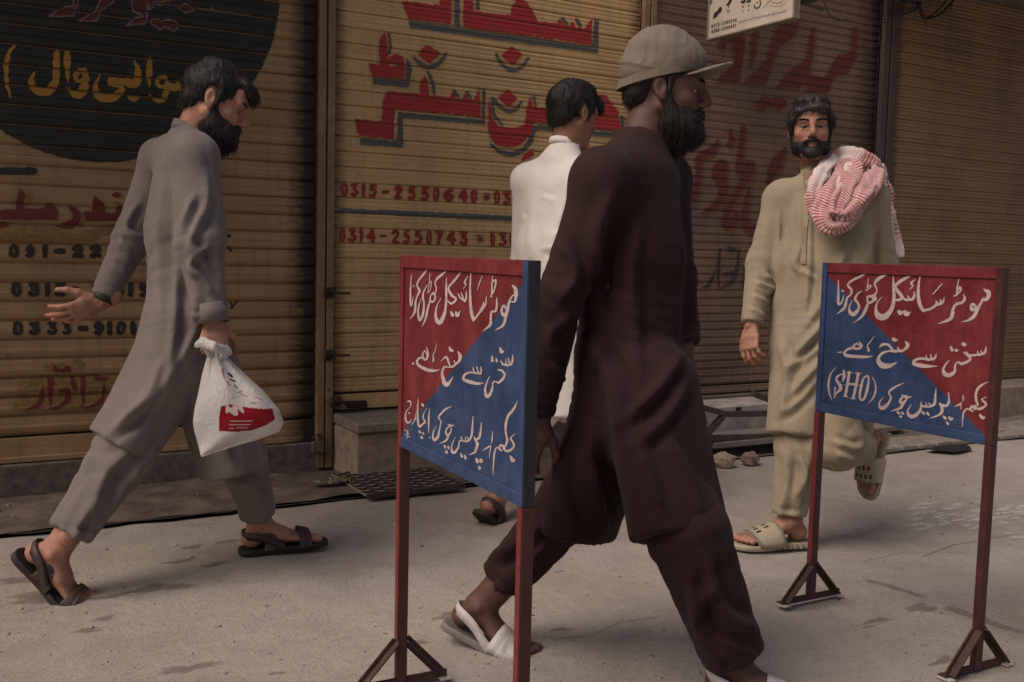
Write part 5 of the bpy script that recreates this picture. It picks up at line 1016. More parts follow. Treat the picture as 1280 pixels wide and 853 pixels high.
        def strap(y0, y1, z0, b, a=.046, tilt=0., th=.003, n=18, lift=0., zlow=-.080, name='strap', holes=()):
            V = []; F_ = []; m_ = 6
            for j in range(m_ + 1):
                yy = y0 + (y1 - y0) * j / m_
                for i in range(n + 1):
                    t_ = math.pi * i / n; aa = a - .10 * max(0, .06 - yy) * .6; cr = .0015 * math.sin(math.pi * j / m_)
                    for oo in (0, th + cr): V.append(((aa + oo) * math.cos(t_), yy + tilt * math.cos(t_) + lift * math.sin(t_), zlow + (b + (z0) * (1 - j / m_) + oo) * abs(math.sin(t_)) ** .75))
            w = (n + 1) * 2
            for j in range(m_):
                for i in range(n):
                    if (i, j) in holes: continue
                    p = j * w + i * 2; F_ += [(p + 1, p + 3, p + w + 3, p + w + 1), (p, p + w, p + w + 2, p + 2)]
            for j in range(m_):
                for i in (0, n): p = j * w + i * 2; F_.append((p, p + 1, p + w + 1, p + w))
            for i in range(n):
                for j in (0, m_): p = j * w + i * 2; F_.append((p, p + 2, p + 3, p + 1))
            if flip: F_ = [q[::-1] for q in F_]
            return mesh(name, T(bend(V)), F_, mstrap, so, True)
        if kind == 'strap': strap(.112, .150, .014, .036, .053, th=.005)
        if kind in ('strap', 'sling'):
            g = MB(); hw = .013
            for rr_ in (.0,):
                hp = [(.046, .060, -.074), (.046, .035, -.060), (.044, .010, -.044), (.040, -.018, -.034), (.028, -.046, -.030), (0, -.062, -.028)]; pts = [tuple(q_) for q_ in catmull([A_(q_) for q_ in hp] + [A_((-a, b, c)) for a, b, c in hp[::-1][1:]], 2)][:21]; q = len(g.v)
                for (a, b, c) in pts: g.v += [tuple(T((a * 1.0, b, c - hw))), tuple(T((a * 1.05, b * 1.02, c + hw))), tuple(T((a * 1.10, b * 1.06, c + hw))), tuple(T((a * 1.06, b * 1.06, c - hw)))]
                for i in range(20):
                    for j in range(4): a = q + i * 4; g.f.append((a + j, a + 4 + j, a + 4 + (j + 1) % 4, a + (j + 1) % 4))
            g.build('heel_strap', mstrap, so, True)
            if kind == 'strap': strap(.000, .034, .018, .066, .045, lift=.010, name='ankle_strap')
        if kind == 'sling':
            strap(.058, .150, .030, .030, .052, lift=.01, th=.004); strap(.085, .108, .016, .036, .0545, lift=.01, th=.004, name='buckle_strap')
        if kind == 'slide':
            strap(.030, .128, .030, .036, .053, lift=.020, th=.007, holes=tuple((i, 4) for i in (6, 8, 10, 12)) + tuple((i, 2) for i in (7, 9, 11)))
            g = MB()
            for k_ in range(7):
                yy = -.07 + .035 * k_ * .6; g.box(T((.040 + .004 * min(k_, 1), yy, -.082)), .005, .004, .010, B).box(T((-.040, yy, -.082)), .005, .004, .010, B)
            g.build('sole_ridges', msole, so)['kind'] = 'stuff'
        return T
    def finish(s, core):
        """core: Field of the body under the clothes, meshed coarse and joined to head, hands and feet"""
        v, f = core.mesh(.016); s.pieces.insert(0, (v, f)); s.tints.insert(0, np.ones((len(v), 3)))
        V, Fc = joined(s.pieces); o = mesh('body', V, Fc, s.skin, s.root, True); a = o.data.color_attributes.new('tint', 'FLOAT_COLOR', 'POINT')
        c = np.concatenate([np.concatenate(s.tints), np.ones((len(V), 1))], 1); a.data.foreach_set('color', c.astype(np.float32).ravel())
    def garment(s, name, fld, h, m, folds=(), wr=.004, ws=(9, 9, 3.2), seed=0., post=None, smooth_it=1, limbs=()):
        v, f = fld.mesh(h); v = relax(v, f, smooth_it, .5)
        if post is not None: v = post(v, f)
        v = fold(v, f, folds, wr, ws, seed, limbs); return mesh(name, v, f, m, s.root, True)
def hem_wave(axis, z0=None): pass
def ring(name, c, ax, r0, r1, w, m, parent, n=20):
    d = nrm(ax); x = nrm(np.cross(d, (.3, .2, .9))); y = np.cross(d, x); g = MB()
    for i in range(n):
        t = 6.2832 * i / n; e = x * math.cos(t) + y * math.sin(t)
        g.v += [tuple(c + e * r0 - d * w), tuple(c + e * r1 - d * w), tuple(c + e * r1 + d * w), tuple(c + e * r0 + d * w)]
    for i in range(n):
        a = 4 * i; b = 4 * ((i + 1) % n)
        for j in range(4): g.f.append((a + j, b + j, b + (j + 1) % 4, a + (j + 1) % 4))
    return g.build(name, m, parent, True)
def scalp(H, vol=0., back=0.):
    H.el((0, -.022, .046), (.082 + vol, .100 + vol, .082 + vol)); H.el((0, -.062, -.004), (.066, .050, .066 + back))
    for s in (-1, 1): H.ec((s * .070, .014, .030), (s * .073, .016, -.012), (.008, .012), (.005, .009), (0, 1, 0), k=.01)
    def cut(p):   # face opening
        x, y, z = p[..., 0], p[..., 1], p[..., 2]; line = .058 - 1.1 * np.maximum(np.abs(x) - .028, 0) - 6 * np.maximum(np.abs(x) - .028, 0) ** 2 * 0
        a = np.maximum(z - line, -(y - .040) * .9); return a
    H.fn(lambda p: cut(p), (-.13, -.0, -.14), (.13, .18, .09), k=.006, op='sub')
def earcut(H):
    for s in (-1, 1): H.ec((s * .076, -.012, .014), (s * .095, -.012, .014), (.020, .034), (.026, .040), (0, 1, 0), k=.006, op='sub')
def mouthcut(H, z=-.061): H.el((0, .112, z), (.020, .018, .0055), k=.003, op='sub')
def beardfull(H, long=0., full=.008):
    H.el((0, .042, -.072 + .006 * (full < 0)), (.066 + full * .4, .058 + full, .048 + full * 1.4), k=.02)
    for s in (-1, 1): H.ec((s * .068, .004, -.005), (s * .052, .030, -.070), (.016, .012), (.026, .020), (0, 1, 0), k=.018)
    H.ec((-.025, .098, -.045), (.0, .106, -.040), .0065, .0065, k=.006); H.ec((.025, .098, -.045), (.0, .106, -.040), .0065, .0065, k=.006)
    for s in (-1, 1): H.ec((s * .026, .096, -.046), (s * .032, .086, -.072), .008, .010, k=.008)
    if long: H.ec((0, .060, -.095), (0, .055, -.095 - long), (.050, .042), (.026, .022), (1, 0, 0), k=.03)
    H.el((0, .082, -.100 + .008 * (full < 0)), (.036 + full * .5, .034 + min(full, .004), .028 - .008 * (full < 0)), k=.018); H.el((0, .125, -.012), (.050, .052, .026), k=.006, op='sub')
    for s in (-1, 1): H.el((s * .040, .090, -.018), (.028, .035, .026), k=.008, op='sub')
    mouthcut(H)
M_sk1 = skinmat('skin_light_brown', (.36, .18, .125)); M_sk2 = skinmat('skin_tan', (.27, .135, .09)); M_sk3 = skinmat('skin_brown', (.085, .038, .030)); M_sk4 = skinmat('skin_bronze', (.32, .165, .11))
M_hair = hairmat('hair_black', (.010, .0075, .008), .55); M_hair2 = hairmat('hair_dark_brown', (.028, .020, .018)); M_beard = hairmat('beard_black', (.012, .009, .009), .6)
M_lea = simple('sandal_leather_brown', (.040, .024, .020), .6, 0, 60, .3); M_leb = simple('sandal_sole_dark', (.022, .016, .014), .75, 0, 60, .3)
M_wh = simple('sandal_leather_white', (.42, .40, .39), .5, 0, 50, .12); M_whs = simple('sandal_sole_grey', (.16, .14, .14), .7, 0, 50, .2); M_foam = simple('slide_foam_beige', (.36, .31, .23), .7, 0, 60, .12)
def J(depth):
    return lambda px, py, dz=0.: P(px, py, depth + dz)

def sleeve(sh, el, wr_, k=1.):
    return [(sh, el, .006 * k, .055, .95, .35, 'ring', 2.2), (el, wr_, .0055 * k, .045, .05, .30, 'ring', -2.), (el, wr_, .004 * k, .032, .85, .25, 'ring', 1.5), (sh, wr_, .0045 * k, 5, .3, .4, 'long', 9)]
def leg_(hp, kn, an, k=1.):
    return [(hp, kn, .008 * k, .09, .75, .35, 'ring', 2.5), (kn, an, .008 * k, .075, .1, .3, 'ring', -2.4), (kn, an, .0035 * k, .045, .9, .22, 'ring', 1.8), (kn, an, .009 * k, 6, .6, .5, 'long', 7)]
# ---------------------------------------------------------------- man in grey, left
j = J(3.33); fa = dv(.92, .38); lat = dv(-.38, .92)   # lat points to his left (away from the camera)
pa = Person('bearded man in grey shalwar kameez striding right with a white plastic bag', onZ(215, 712, 0), skin=M_sk1)
neck = j(238, 172, 0); hup = nrm(ZU + fa * .40); hf = nrm(dv(.985, .17) - ZU * .42)
pa.head(j(268, 131, -.01), hf, hup, neck, 1.0)
def hA(H):
    scalp(H, .004, -.01); H.ec((-.02, .035, .118), (.02, .095, .088), (.05, .024), (.045, .018), (1, 0, 0), k=.02); H.el((0, .104, .070), (.045, .022, .020), k=.015); H.el((0, -.02, .12), (.06, .07, .03), k=.02); earcut(H)
pa.hair('hair', hA, M_hair, .0045, .006, 2200, .030, (0, .25, -.6), 75, .55)
pa.hair('beard', lambda H: beardfull(H, .085, .012), M_beard, .0045, .005, 2400, .030, (0, .1, -1), 80, .35, seed=3); pa.brows(M_hair)
shN, shF = j(243, 196, -.15), j(203, 200, .15)
elN, wrN = j(247, 305, -.22), j(266, 402, -.23); elF, wrF = j(165, 300, .16), j(126, 378, .10)
core = Field(.03); ch = j(232, 260); core.ec(j(234, 235), j(232, 300), (.13, .08), (.14, .09), lat); core.ec(j(232, 300), j(228, 440), (.14, .09), (.15, .10), lat)
core.ec(neck, j(236, 205), .050, .05); core.chain([shN, elN, wrN], [.05, .04, .027]); core.chain([shF, elF, wrF], [.05, .04, .027])
hipN, hipF = j(222, 462, -.09), j(232, 462, .09); knN, anN = j(150, 572, -.17), j(84, 672, -.27); knF = j(300, 566, .12); FtA = G_(327, 692); anF = FtA + nrm(knF - FtA) * .03
core.chain([hipN, knN, anN], [.075, .05, .038]); core.chain([hipF, knF, anF], [.075, .05, .038])
pa.hand(wrF, j(66, 402, .06) - wrF, -ZU * .6 - dv(.2, .75) * .7 + ZU * 0, 1, (.22, .16, .22, .32), .15, 1.08, .10)
hA2 = pa.hand(wrN, j(268, 440, -.24) - wrN, dv(.25, -.95), -1, (1.15, 1.2, 1.25, 1.3), .9, 1.05, .02)
pa.foot(FtA, nrm(dv(.93, .36) + ZU * .06), ZU, -1, 'strap', M_leb, M_lea, knF, 1.10)
pa.foot(j(72, 690, -.27), j(122, 741, -.24) - j(50, 668, -.27), dv(.55, 0, .9), 1, 'strap', M_leb, M_lea, knN, 1.10, .45)
pa.finish(core)
ring('watch', wrF + (elF - wrF) * .07, elF - wrF, .026, .037, .014, M_ink, pa.root)
MA = cloth('grey_cotton', (.165, .143, .135), sheen=.12)
K = Field(.035)
K.ec(j(238, 180), shN, .060, .062, k=.04).ec(j(238, 180), shF, .060, .062, k=.04)
K.ec(j(240, 168), j(238, 190), (.062, .062), (.10, .08), lat, k=.02); K.ec(shN, shF, .068, .066, k=.04); K.ec(j(234, 222), j(232, 290), (.160, .105), (.175, .125), lat)
K.ec(j(232, 290), j(232, 400, 0), (.172, .118), (.176, .120), lat); K.ec(j(232, 400), j(232, 470), (.176, .120), (.18, .13), lat)
K.ec(j(226, 440, -.03), j(146, 556, -.13), (.178, .112), (.185, .098), lat, (0, 1), k=.022)      # back panel over the trailing leg
K.ec(j(248, 440, .02), j(290, 586, .07), (.17, .115), (.185, .110), lat, (0, 1), k=.022)          # front panel
K.ec(j(218, 400, -.05), j(184, 490, -.08), (.15, .08), (.14, .08), lat, k=.05)
K.chain([shN, elN, wrN], [(.072, .066), (.066, .058), (.046, .040)], fa, .03, True); K.chain([shF, elF, wrF + (elF - wrF) * .09], [(.072, .066), (.060, .054), (.042, .040)], fa, .03, True)
FA = [([(258, 215), (256, 260), (240, 300), (252, 320)], 7, .012), ([(246, 240), (232, 275), (228, 300)], 6, .010), ([(262, 305), (240, 330), (250, 350)], 6, .010), ([(232, 300), (262, 340)], 6, .009), ([(236, 330), (268, 368)], 6, .007), ([(270, 215), (275, 300), (280, 380)], 7, .008),
      ([(205, 210), (200, 300), (203, 420)], 9, .008), ([(222, 330), (218, 420), (205, 500)], 7, .012), ([(246, 360), (240, 420), (190, 500), (125, 552)], 7, .014), ([(262, 405), (225, 470), (180, 530)], 7, .012), ([(235, 392), (252, 395), (268, 400)], 3, .006), ([(210, 440), (186, 495), (150, 535)], 7, .012),
      ([(175, 250), (160, 285), (178, 300)], 5, .010), ([(150, 300), (168, 320)], 4, .008), ([(140, 330), (160, 345)], 4, .007), ([(268, 470), (275, 530), (290, 580)], 7, .009), ([(300, 480), (312, 560)], 7, .009)]
pa.garment('kameez', K, .0080, MA, FA, .0035, (8, 8, 2.6), 1., limbs=sleeve(shN, elN, wrN) + sleeve(shF, elF, wrF) + [(j(232, 290), j(228, 480), .009, 9, .9, .5, 'long', 5)])
L = Field(.04); L.ec(hipN, hipF, .10, .10); L.chain([hipN, knN, anN + (knN - anN) * .05], [(.110, .105), (.094, .088), (.068, .066)], lat, .03, True); L.chain([hipF, knF, anF + (knF - anF) * .03], [(.105, .10), (.086, .080), (.060, .058)], lat, .03, True)
pa.garment('shalwar', L, .0080, MA, limbs=leg_(hipN, knN, anN) + leg_(hipF, knF, anF), wr=.005, ws=(7, 7, 3.5), seed=4., folds= [([(180, 545), (130, 600), (110, 680)], 9, .014), ([(210, 540), (160, 600), (130, 650)], 9, .012), ([(225, 560), (180, 590)], 7, .012), ([(120, 620), (95, 670), (112, 700)], 6, .012), ([(300, 590), (325, 625), (330, 665)], 7, .012), ([(285, 600), (320, 600), (335, 612)], 6, .012), ([(280, 620), (310, 655)], 6, .010), ([(335, 620), (345, 655)], 5, .008), ([(90, 665), (120, 668)], 4, .008), ([(100, 690), (140, 690)], 4, .008)])
# collar band and cuff lines
def band(name, c, ax, r, w, m, parent, t=.003): return ring(name, c, ax, r - t, r, w, m, parent, 26)
band('collar', j(239, 163), ZU + fa * .35, .064, .015, MA, pa.root); band('cuff', wrN + (elN - wrN) * .10, elN - wrN, .050, .03, MA, pa.root)
# ---- plastic bag hanging from his hand
kn = hA2((0, .09, -.02)); bag = empty('shopping_bag', j(295, 560, -.26), 'knotted white plastic shopping bag with a red printed block, carried by the man in grey', 'bag')
m, nt, b = newmat('white_polythene', .32); at = nt.nodes.new('ShaderNodeAttribute'); at.attribute_name = 'print'; nt.links.new(mix(nt, 1.0, (.66, .65, .64), at.outputs['Color'], 'MULTIPLY'), b.inputs['Base Color']); n_ = noise(nt, coords(nt, (1.6, 1.6, 1)), 24, 5, .6, 1.2); bump(nt, b, n_, .8, .008); b.inputs['Transmission Weight'].default_value = .38; b.inputs['IOR'].default_value = 1.05; b.inputs['Subsurface Weight'].default_value = .15; b.inputs['Subsurface Radius'].default_value = (.03, .03, .03)
outl = [(268, 436), (274, 436), (300, 462), (330, 490), (350, 515), (355, 530), (346, 543), (318, 551), (285, 560), (250, 567), (243, 545), (240, 520), (250, 480), (260, 450)]
Bg = Field(.02); bz = -.25
NN = 150; rows = np.linspace(434, 566, NN); V = []; cols = 130; prn = []
Lx = [(434, 267, 275), (448, 258, 286), (470, 252, 309), (490, 248, 331), (512, 243, 349), (528, 241, 355), (540, 243, 349), (550, 246, 322), (558, 248, 292), (566, 250, 254)]
def lerp_l(y, c): return float(np.interp(y, [q[0] for q in Lx], [q[c] for q in Lx]))
prA = sc([p_((200, 455), (240, 447), (330, 462), (400, 468), (428, 462), (440, 515), (400, 540), (340, 562), (280, 568), (190, 566), (192, 500))], 220, 380, 3.5556)
prF = sc([s_((228, 452, 14), (226, 480, 12)), s_((240, 470, 22), (262, 492, 12)), s_((262, 460, 24), (268, 490, 14)), s_((285, 462, 20), (298, 480, 12)), s_((240, 522, 3), (340, 520, 3)), s_((235, 538, 3), (330, 538, 3)), s_((240, 553, 3), (320, 551, 3))], 220, 380, 3.5556)
prK = sc([s_((232, 308, 8), (248, 322, 12)), s_((240, 335, 6), (262, 345, 8)), s_((258, 360, 6), (272, 375, 6)), s_((275, 395, 5), (290, 388, 5)), s_((330, 440, 4), (360, 442, 4))], 220, 380, 3.5556); prP = sc([s_((205, 295, 10), (215, 330, 8)), s_((225, 345, 8), (240, 365, 6)), s_((290, 400, 6), (310, 410, 6)), s_((350, 415, 5), (380, 425, 5))], 220, 380, 3.5556)
crn = lambda a, b_: 0
for side in (0, 1):
    for i, y in enumerate(rows):
        a, b2 = lerp_l(y, 1), lerp_l(y, 2); t0 = (y - 434) / 132
        for k in range(cols + 1):
            u = k / cols; x = a + (b2 - a) * u; yy = y + (6 * math.sin(u * 3.1) * t0); bul = math.sqrt(max(0, 1 - (2 * u - 1) ** 2)); dpt = bul * (.012 + .075 * math.sin(min(1, t0 * 1.1) * 2.6)) * (1 - .5 * t0 ** 6)
            w_ = .010 * math.sin(u * (16 - 6 * t0) + 5 * t0 + side) * (1 - t0) ** .6 * bul + .007 * math.sin(u * 9 + t0 * 13) * bul * t0
            V.append(P(x, yy, 3.33 + bz + (-1 if side == 0 else 1) * (dpt + w_ * (1 if side == 0 else -1)) * .9 + .0))
V = A_(V); W_ = cols + 1; nf = NN * W_
f = [((s_i * nf + i * W_ + k), (s_i * nf + i * W_ + k + 1), (s_i * nf + (i + 1) * W_ + k + 1), (s_i * nf + (i + 1) * W_ + k)) for s_i in (0, 1) for i in range(NN - 1) for k in range(cols)]
f = [q[::-1] if q[0] < nf else q for q in f] + [((NN - 1) * W_ + k, nf + (NN - 1) * W_ + k, nf + (NN - 1) * W_ + k + 1, (NN - 1) * W_ + k + 1) for k in range(cols)]
bo_ = mesh('bag_body', V, np.array(f), m, bag, True); X, Y = proj(V); C = np.ones((len(V), 4)); fr_ = np.arange(len(V)) < nf
C[cover(prA, X, Y) & fr_, :3] = (.40, .016, .03); C[cover(prF, X, Y) & fr_, :3] = (1, .82, .82); C[cover(prP, X, Y) & fr_, :3] = (.75, .35, .38); C[cover(prK, X, Y) & fr_, :3] = (.06, .06, .07)
a_ = bo_.data.color_attributes.new('print', 'FLOAT_COLOR', 'POINT'); a_.data.foreach_set('color', C.astype(np.float32).ravel())
hk = Field(.008); hk.chain([j(246, 431, -.27), j(254, 428, -.31), j(268, 434, -.34), j(284, 439, -.30), j(287, 441, -.24)], [(.010, .007), (.016, .011), (.015, .010), (.012, .009), (.010, .008)], ZU); hk.chain([j(284, 439, -.30), j(278, 448, -.27), j(272, 456, -.25)], [.010, .010, .012]); hk.chain([j(254, 428, -.31), j(262, 442, -.27), j(268, 452, -.25)], [.010, .010, .012])
v, f = hk.mesh(.0035); mesh('bag_handles', v + vnormals(v, f) * (.0022 * vn(v * 130))[:, None], f, m, bag, True); 
a_ = bpy.data.objects['bag_handles'].data.color_attributes.new('print', 'FLOAT_COLOR', 'POINT'); a_.data.foreach_set('color', np.ones(len(v) * 4, np.float32))
# ---------------------------------------------------------------- man in dark brown, centre
j = J(2.62); fa = dv(.88, -.47); lat = dv(.47, .88)   # lat: to his left, away from the camera
pb = Person('bearded man in dark brown shalwar kameez and beige cap striding right, nearest', onZ(780, 845, 0), skin=M_sk3)
neck = j(800, 182, .0); pb.head(j(830, 116, -.01), nrm(dv(.985, -.17) - ZU * .10), ZU + fa * .10, neck, .985)
def hB(H):
    scalp(H, .0, -.01); earcut(H); H.fn(lambda p: -(p[..., 2] - (.038 + .34 * p[..., 1])), (-.12, -.2, .0), (.12, .16, .2), k=.004, op='sub')
pb.hair('hair', hB, M_hair, .005, .003, 900, .016, (0, -.2, -1), 90, .3)
pb.hair('beard', lambda H: beardfull(H, .045, .010), M_beard, .0045, .005, 2400, .030, (0, .15, -1), 80, .35, seed=5); pb.brows(M_hair)
CP = Field(.012); CP.el((0, -.018, .050), (.087, .106, .068)); CP.el((0, .012, .084), (.074, .082, .040), k=.02); CP.ec((0, -.018, .048), (0, -.012, .085), (.088, .107), (.086, .104), (1, 0, 0), (1, 0))
CP.el((0, .034, .090), (.066, .062, .042), k=.02); CP.fn(lambda p: p[..., 2] - (.034 + .34 * p[..., 1]), (-.12, -.2, -.06), (.12, .2, .10), k=.003, op='sub')
def brim(p):
    x, y, z = p[..., 0], p[..., 1], p[..., 2]; zz = .034 + .34 * y - 2.2 * x * x; r_ = np.sqrt((x / .076) ** 2 + ((y - .060) / .108) ** 2) - 1
    return np.maximum(np.maximum(np.abs(z - zz) - .0028, r_ * .07), -(y - .055))
CP.fn(brim, (-.09, .05, .01), (.09, .19, .12), k=.004)
v, f = CP.mesh(.0036); pp = v * 40; v = v + vnormals(v, f) * (.0022 * (1 - 2 * np.abs(vn(pp * A_([1, 1, .5])))) * (v[:, 2] > .06))[:, None]
M_cap = cloth('beige_cap_cloth', (.165, .138, .112), sheen=.05); cp = mesh('cap', pb.h2w(v), f, M_cap, pb.root, True)
g = MB()
for k in range(40):
    t0, t1 = 6.2832 * k / 40, 6.2832 * (k + 1) / 40; q = lambda t, z: pb.h2w(A_([.0905 * math.cos(t), -.018 + .1095 * math.sin(t), z - .007 + .34 * (-.018 + .1095 * math.sin(t))]))
    g.add([q(t0, .042), q(t1, .042), q(t1, .064), q(t0, .064)], [(0, 1, 2, 3)])
g.build('cap_band', M_cap, cp)
shN, shF = j(752, 226, -.16), j(828, 226, .15); elN, wrN = j(700, 372, -.17), j(674, 522, -.10); elF, wrF = j(842, 350, .10), j(856, 436, .02)
core = Field(.03); core.ec(neck, j(795, 215), .052, .05); core.ec(j(792, 262), j(785, 440), (.16, .09), (.16, .10), lat); core.chain([shN, elN, wrN], [.05, .04, .027]); core.chain([shF, elF, wrF], [.05, .04, .027])
hipN, hipF = j(800, 520, -.09), j(772, 520, .09); FtB = G_(918, 884); knN = j(860, 668, -.24); anN = FtB + nrm(knN - FtB) * .03; knF, anF = j(712, 630, .10), j(620, 735, .17)
core.chain([hipN, knN, anN], [.075, .05, .038]); core.chain([hipF, knF, anF], [.075, .05, .038])
pb.hand(wrF, j(866, 492, .0) - wrF, dv(.8, -.5), 1, (.5, .55, .6, .7), .5, 1.05); pb.hand(wrN, j(646, 588, -.09) - wrN, dv(-.3, -.9), -1, (.4, .45, .5, .6), .4, 1.05)
pb.foot(FtB, dv(.93, -.35), ZU, -1, 'sling', M_whs, M_wh, knN, 1.10)
pb.foot(j(604, 758, .17), j(668, 806, .13) - j(572, 755, .19), dv(.5, 0, .9), 1, 'sling', M_whs, M_wh, knF, 1.10, .40)
pb.finish(core)
MBc = cloth('dark_brown_cloth', (.026, .0105, .011), sheen=.03)
K = Field(.035); K.ec(j(797, 196), shN, .066, .068, k=.05).ec(j(797, 196), shF, .066, .068, k=.05); K.ec(j(800, 186), j(796, 210), (.066, .066), (.11, .085), lat, k=.02); K.ec(shN, shF, .072, .068, k=.04); K.ec(j(792, 238), j(790, 320), (.160, .115), (.175, .13), lat); K.ec(j(790, 320), j(786, 450), (.170, .122), (.172, .122), lat); K.ec(j(786, 450), j(786, 530), (.172, .122), (.18, .13), lat)
K.ec(j(780, 480, .05), j(724, 668, .05), (.160, .115), (.195, .080), lat, (0, 1), k=.022); K.ec(j(812, 480, -.08), j(850, 670, -.20), (.155, .115), (.168, .108), lat, (0, 1), k=.022)
K.chain([shN, elN, wrN + (elN - wrN) * .02], [(.068, .064), (.054, .050), (.038, .035)], fa, .03, True); K.chain([shF, elF, wrF + (elF - wrF) * .06], [(.075, .07), (.058, .054), (.042, .040)], fa, .03, True)
FB = [([(770, 230), (745, 300), (742, 420)], 10, .014), ([(800, 260), (790, 360), (800, 470)], 10, .010), ([(840, 240), (848, 330), (842, 430)], 9, .010), ([(735, 420), (770, 480), (780, 560)], 10, .014), ([(852, 440), (820, 490), (780, 530)], 9, .014), ([(858, 470), (835, 520), (795, 560)], 9, .012), ([(700, 520), (700, 600), (720, 665)], 9, .012), ([(740, 540), (745, 620), (760, 680)], 9, .012),
      ([(830, 540), (860, 600), (880, 660)], 10, .012), ([(700, 300), (720, 340), (700, 380)], 8, .012), ([(715, 390), (690, 420), (700, 450)], 7, .010), ([(690, 450), (705, 480)], 6, .008), ([(800, 560), (830, 640)], 9, .012)]
pb.garment('kameez', K, .0085, MBc, FB, .004, (7, 7, 2.4), 2., limbs=sleeve(shN, elN, wrN, 1.3) + sleeve(shF, elF, wrF) + [(j(790, 330), j(786, 560), .012, 9, .85, .5, 'long', 5)])
L = Field(.04); L.ec(hipN, hipF, .11, .11); L.chain([hipN, knN, anN + (knN - anN) * -.02], [(.110, .108), (.098, .090), (.082, .076)], lat, .03, True); L.chain([hipF, knF, anF + (knF - anF) * .10], [(.108, .105), (.088, .084), (.066, .064)], lat, .03, True)
pb.garment('shalwar', L, .0085, MBc, limbs=leg_(hipN, knN, anN, 1.3) + leg_(hipF, knF, anF, 1.2), wr=.005, ws=(6, 6, 3.5), seed=6., folds= [([(880, 690), (900, 760), (950, 790)], 10, .016), ([(860, 700), (880, 790), (915, 830)], 9, .014), ([(890, 720), (870, 780)], 8, .010), ([(700, 640), (650, 680), (610, 700)], 9, .014), ([(690, 670), (640, 720)], 8, .012), ([(620, 690), (605, 720), (640, 745)], 6, .010), ([(900, 800), (935, 815)], 6, .01)])
band('collar', j(801, 178), ZU + fa * .3, .068, .016, MBc, pb.root)

# ---------------------------------------------------------------- man in khaki with the red and white scarf, right
j = J(3.84); fa = dv(-.50, -.87); lat = dv(-.87, .50)   # lat: to his right, viewer's left
pc = Person('bearded man in khaki shalwar kameez walking with a red and white scarf over one shoulder', onZ(1020, 672, 0), skin=M_sk4)
neck = j(1022, 212, .02); hd = nrm(dv(-.20, -.98) - ZU * .03); pc.head(j(1013, 164, -.01), hd, ZU + dv(-1, 0) * .03, neck, .97, .0030)
def hC(H):
    scalp(H, .004, .0); H.el((-.02, .080, .078), (.050, .026, .022), k=.02); H.el((.045, .070, .070), (.026, .024, .020), k=.015); H.el((0, .0, .112), (.07, .08, .03), k=.02); earcut(H)
    for s in (-1, 1): H.el((s * .076, .01, .040), (.016, .04, .03), k=.015)
pc.hair('hair', hC, M_hair2, .0042, .0055, 5000, .028, (.15, .35, -.6), 70, .6, seed=7)
pc.hair('beard', lambda H: beardfull(H, .0, -.003), M_beard, .0038, .003, 2600, .014, (0, .2, -1), 100, .35, .0007, seed=9); pc.brows(M_hair)
shR, shL = j(978, 249, .06), j(1086, 249, -.04); elR, wrR = j(952, 330, .06), j(939, 408, -.02); elL, wrL = j(1104, 345, .04), j(1090, 430, -.06)
core = Field(.03); core.ec(neck, j(1028, 240), .050, .05); core.ec(j(1030, 285), j(1020, 430), (.16, .09), (.15, .10), lat); core.chain([shR, elR, wrR], [.05, .04, .027]); core.chain([shL, elL, wrL], [.05, .04, .027])
hipR, hipL = j(1002, 452, .07), j(1038, 452, -.05); kn1 = j(1000, 560, -.04); FtC = G_(984, 684); an1 = FtC + nrm(kn1 - FtC) * .03; kn2, an2 = j(1046, 556, -.10), j(1082, 560, .16)
core.chain([hipR, kn1, an1], [.075, .05, .038]); core.chain([hipL, kn2, an2], [.075, .05, .038])
pc.hand(wrR, j(936, 452, -.06) - wrR, dv(-.75, -.60), 1, (.42, .50, .58, .55), .45, 1.02, .10); pc.hand(wrL, j(1080, 480, -.10) - wrL, dv(.9, .2), -1, (.4, .5, .5, .6), .4, 1.0)
pc.foot(FtC, dv(-.97, -.22), ZU, -1, 'slide', M_foam, M_foam, kn1, 1.12)
pc.foot(j(1081, 556, .15), j(1071, 640, .12) - j(1090, 560, .15), dv(-.8, -.55, -.1), 1, 'slide', M_foam, M_foam, kn2, 1.0)
pc.finish(core)
MC = cloth('khaki_cotton', (.285, .24, .17), sheen=.1)
K = Field(.035); K.ec(j(1024, 232), shR, .056, .058, k=.05).ec(j(1024, 232), shL, .056, .058, k=.05); K.ec(j(1022, 222), j(1027, 246), (.060, .060), (.105, .075), lat, k=.02); K.ec(shR, shL, .060, .060, k=.05); K.ec(j(1029, 276), j(1026, 330), (.178, .115), (.185, .125), lat); K.ec(j(1026, 330), j(1018, 430), (.185, .125), (.175, .13), lat)
K.ec(j(1016, 205, -.075), j(1009, 256, -.145), .042, .008, k=.006, op='sub'); K.ec(j(1010, 420, 0), j(997, 545, -.05), (.135, .120), (.118, .105), lat, (0, 1), k=.022); K.ec(j(1046, 430, .06), j(1056, 545, .12), (.12, .10), (.11, .05), lat, (0, 1), k=.022)
K.chain([shR, elR, wrR + (elR - wrR) * .04], [(.068, .066), (.062, .056), (.044, .040)], fa, .03, True); K.chain([shL, elL, wrL], [(.07, .068), (.064, .058), (.046, .042)], fa, .03, True)
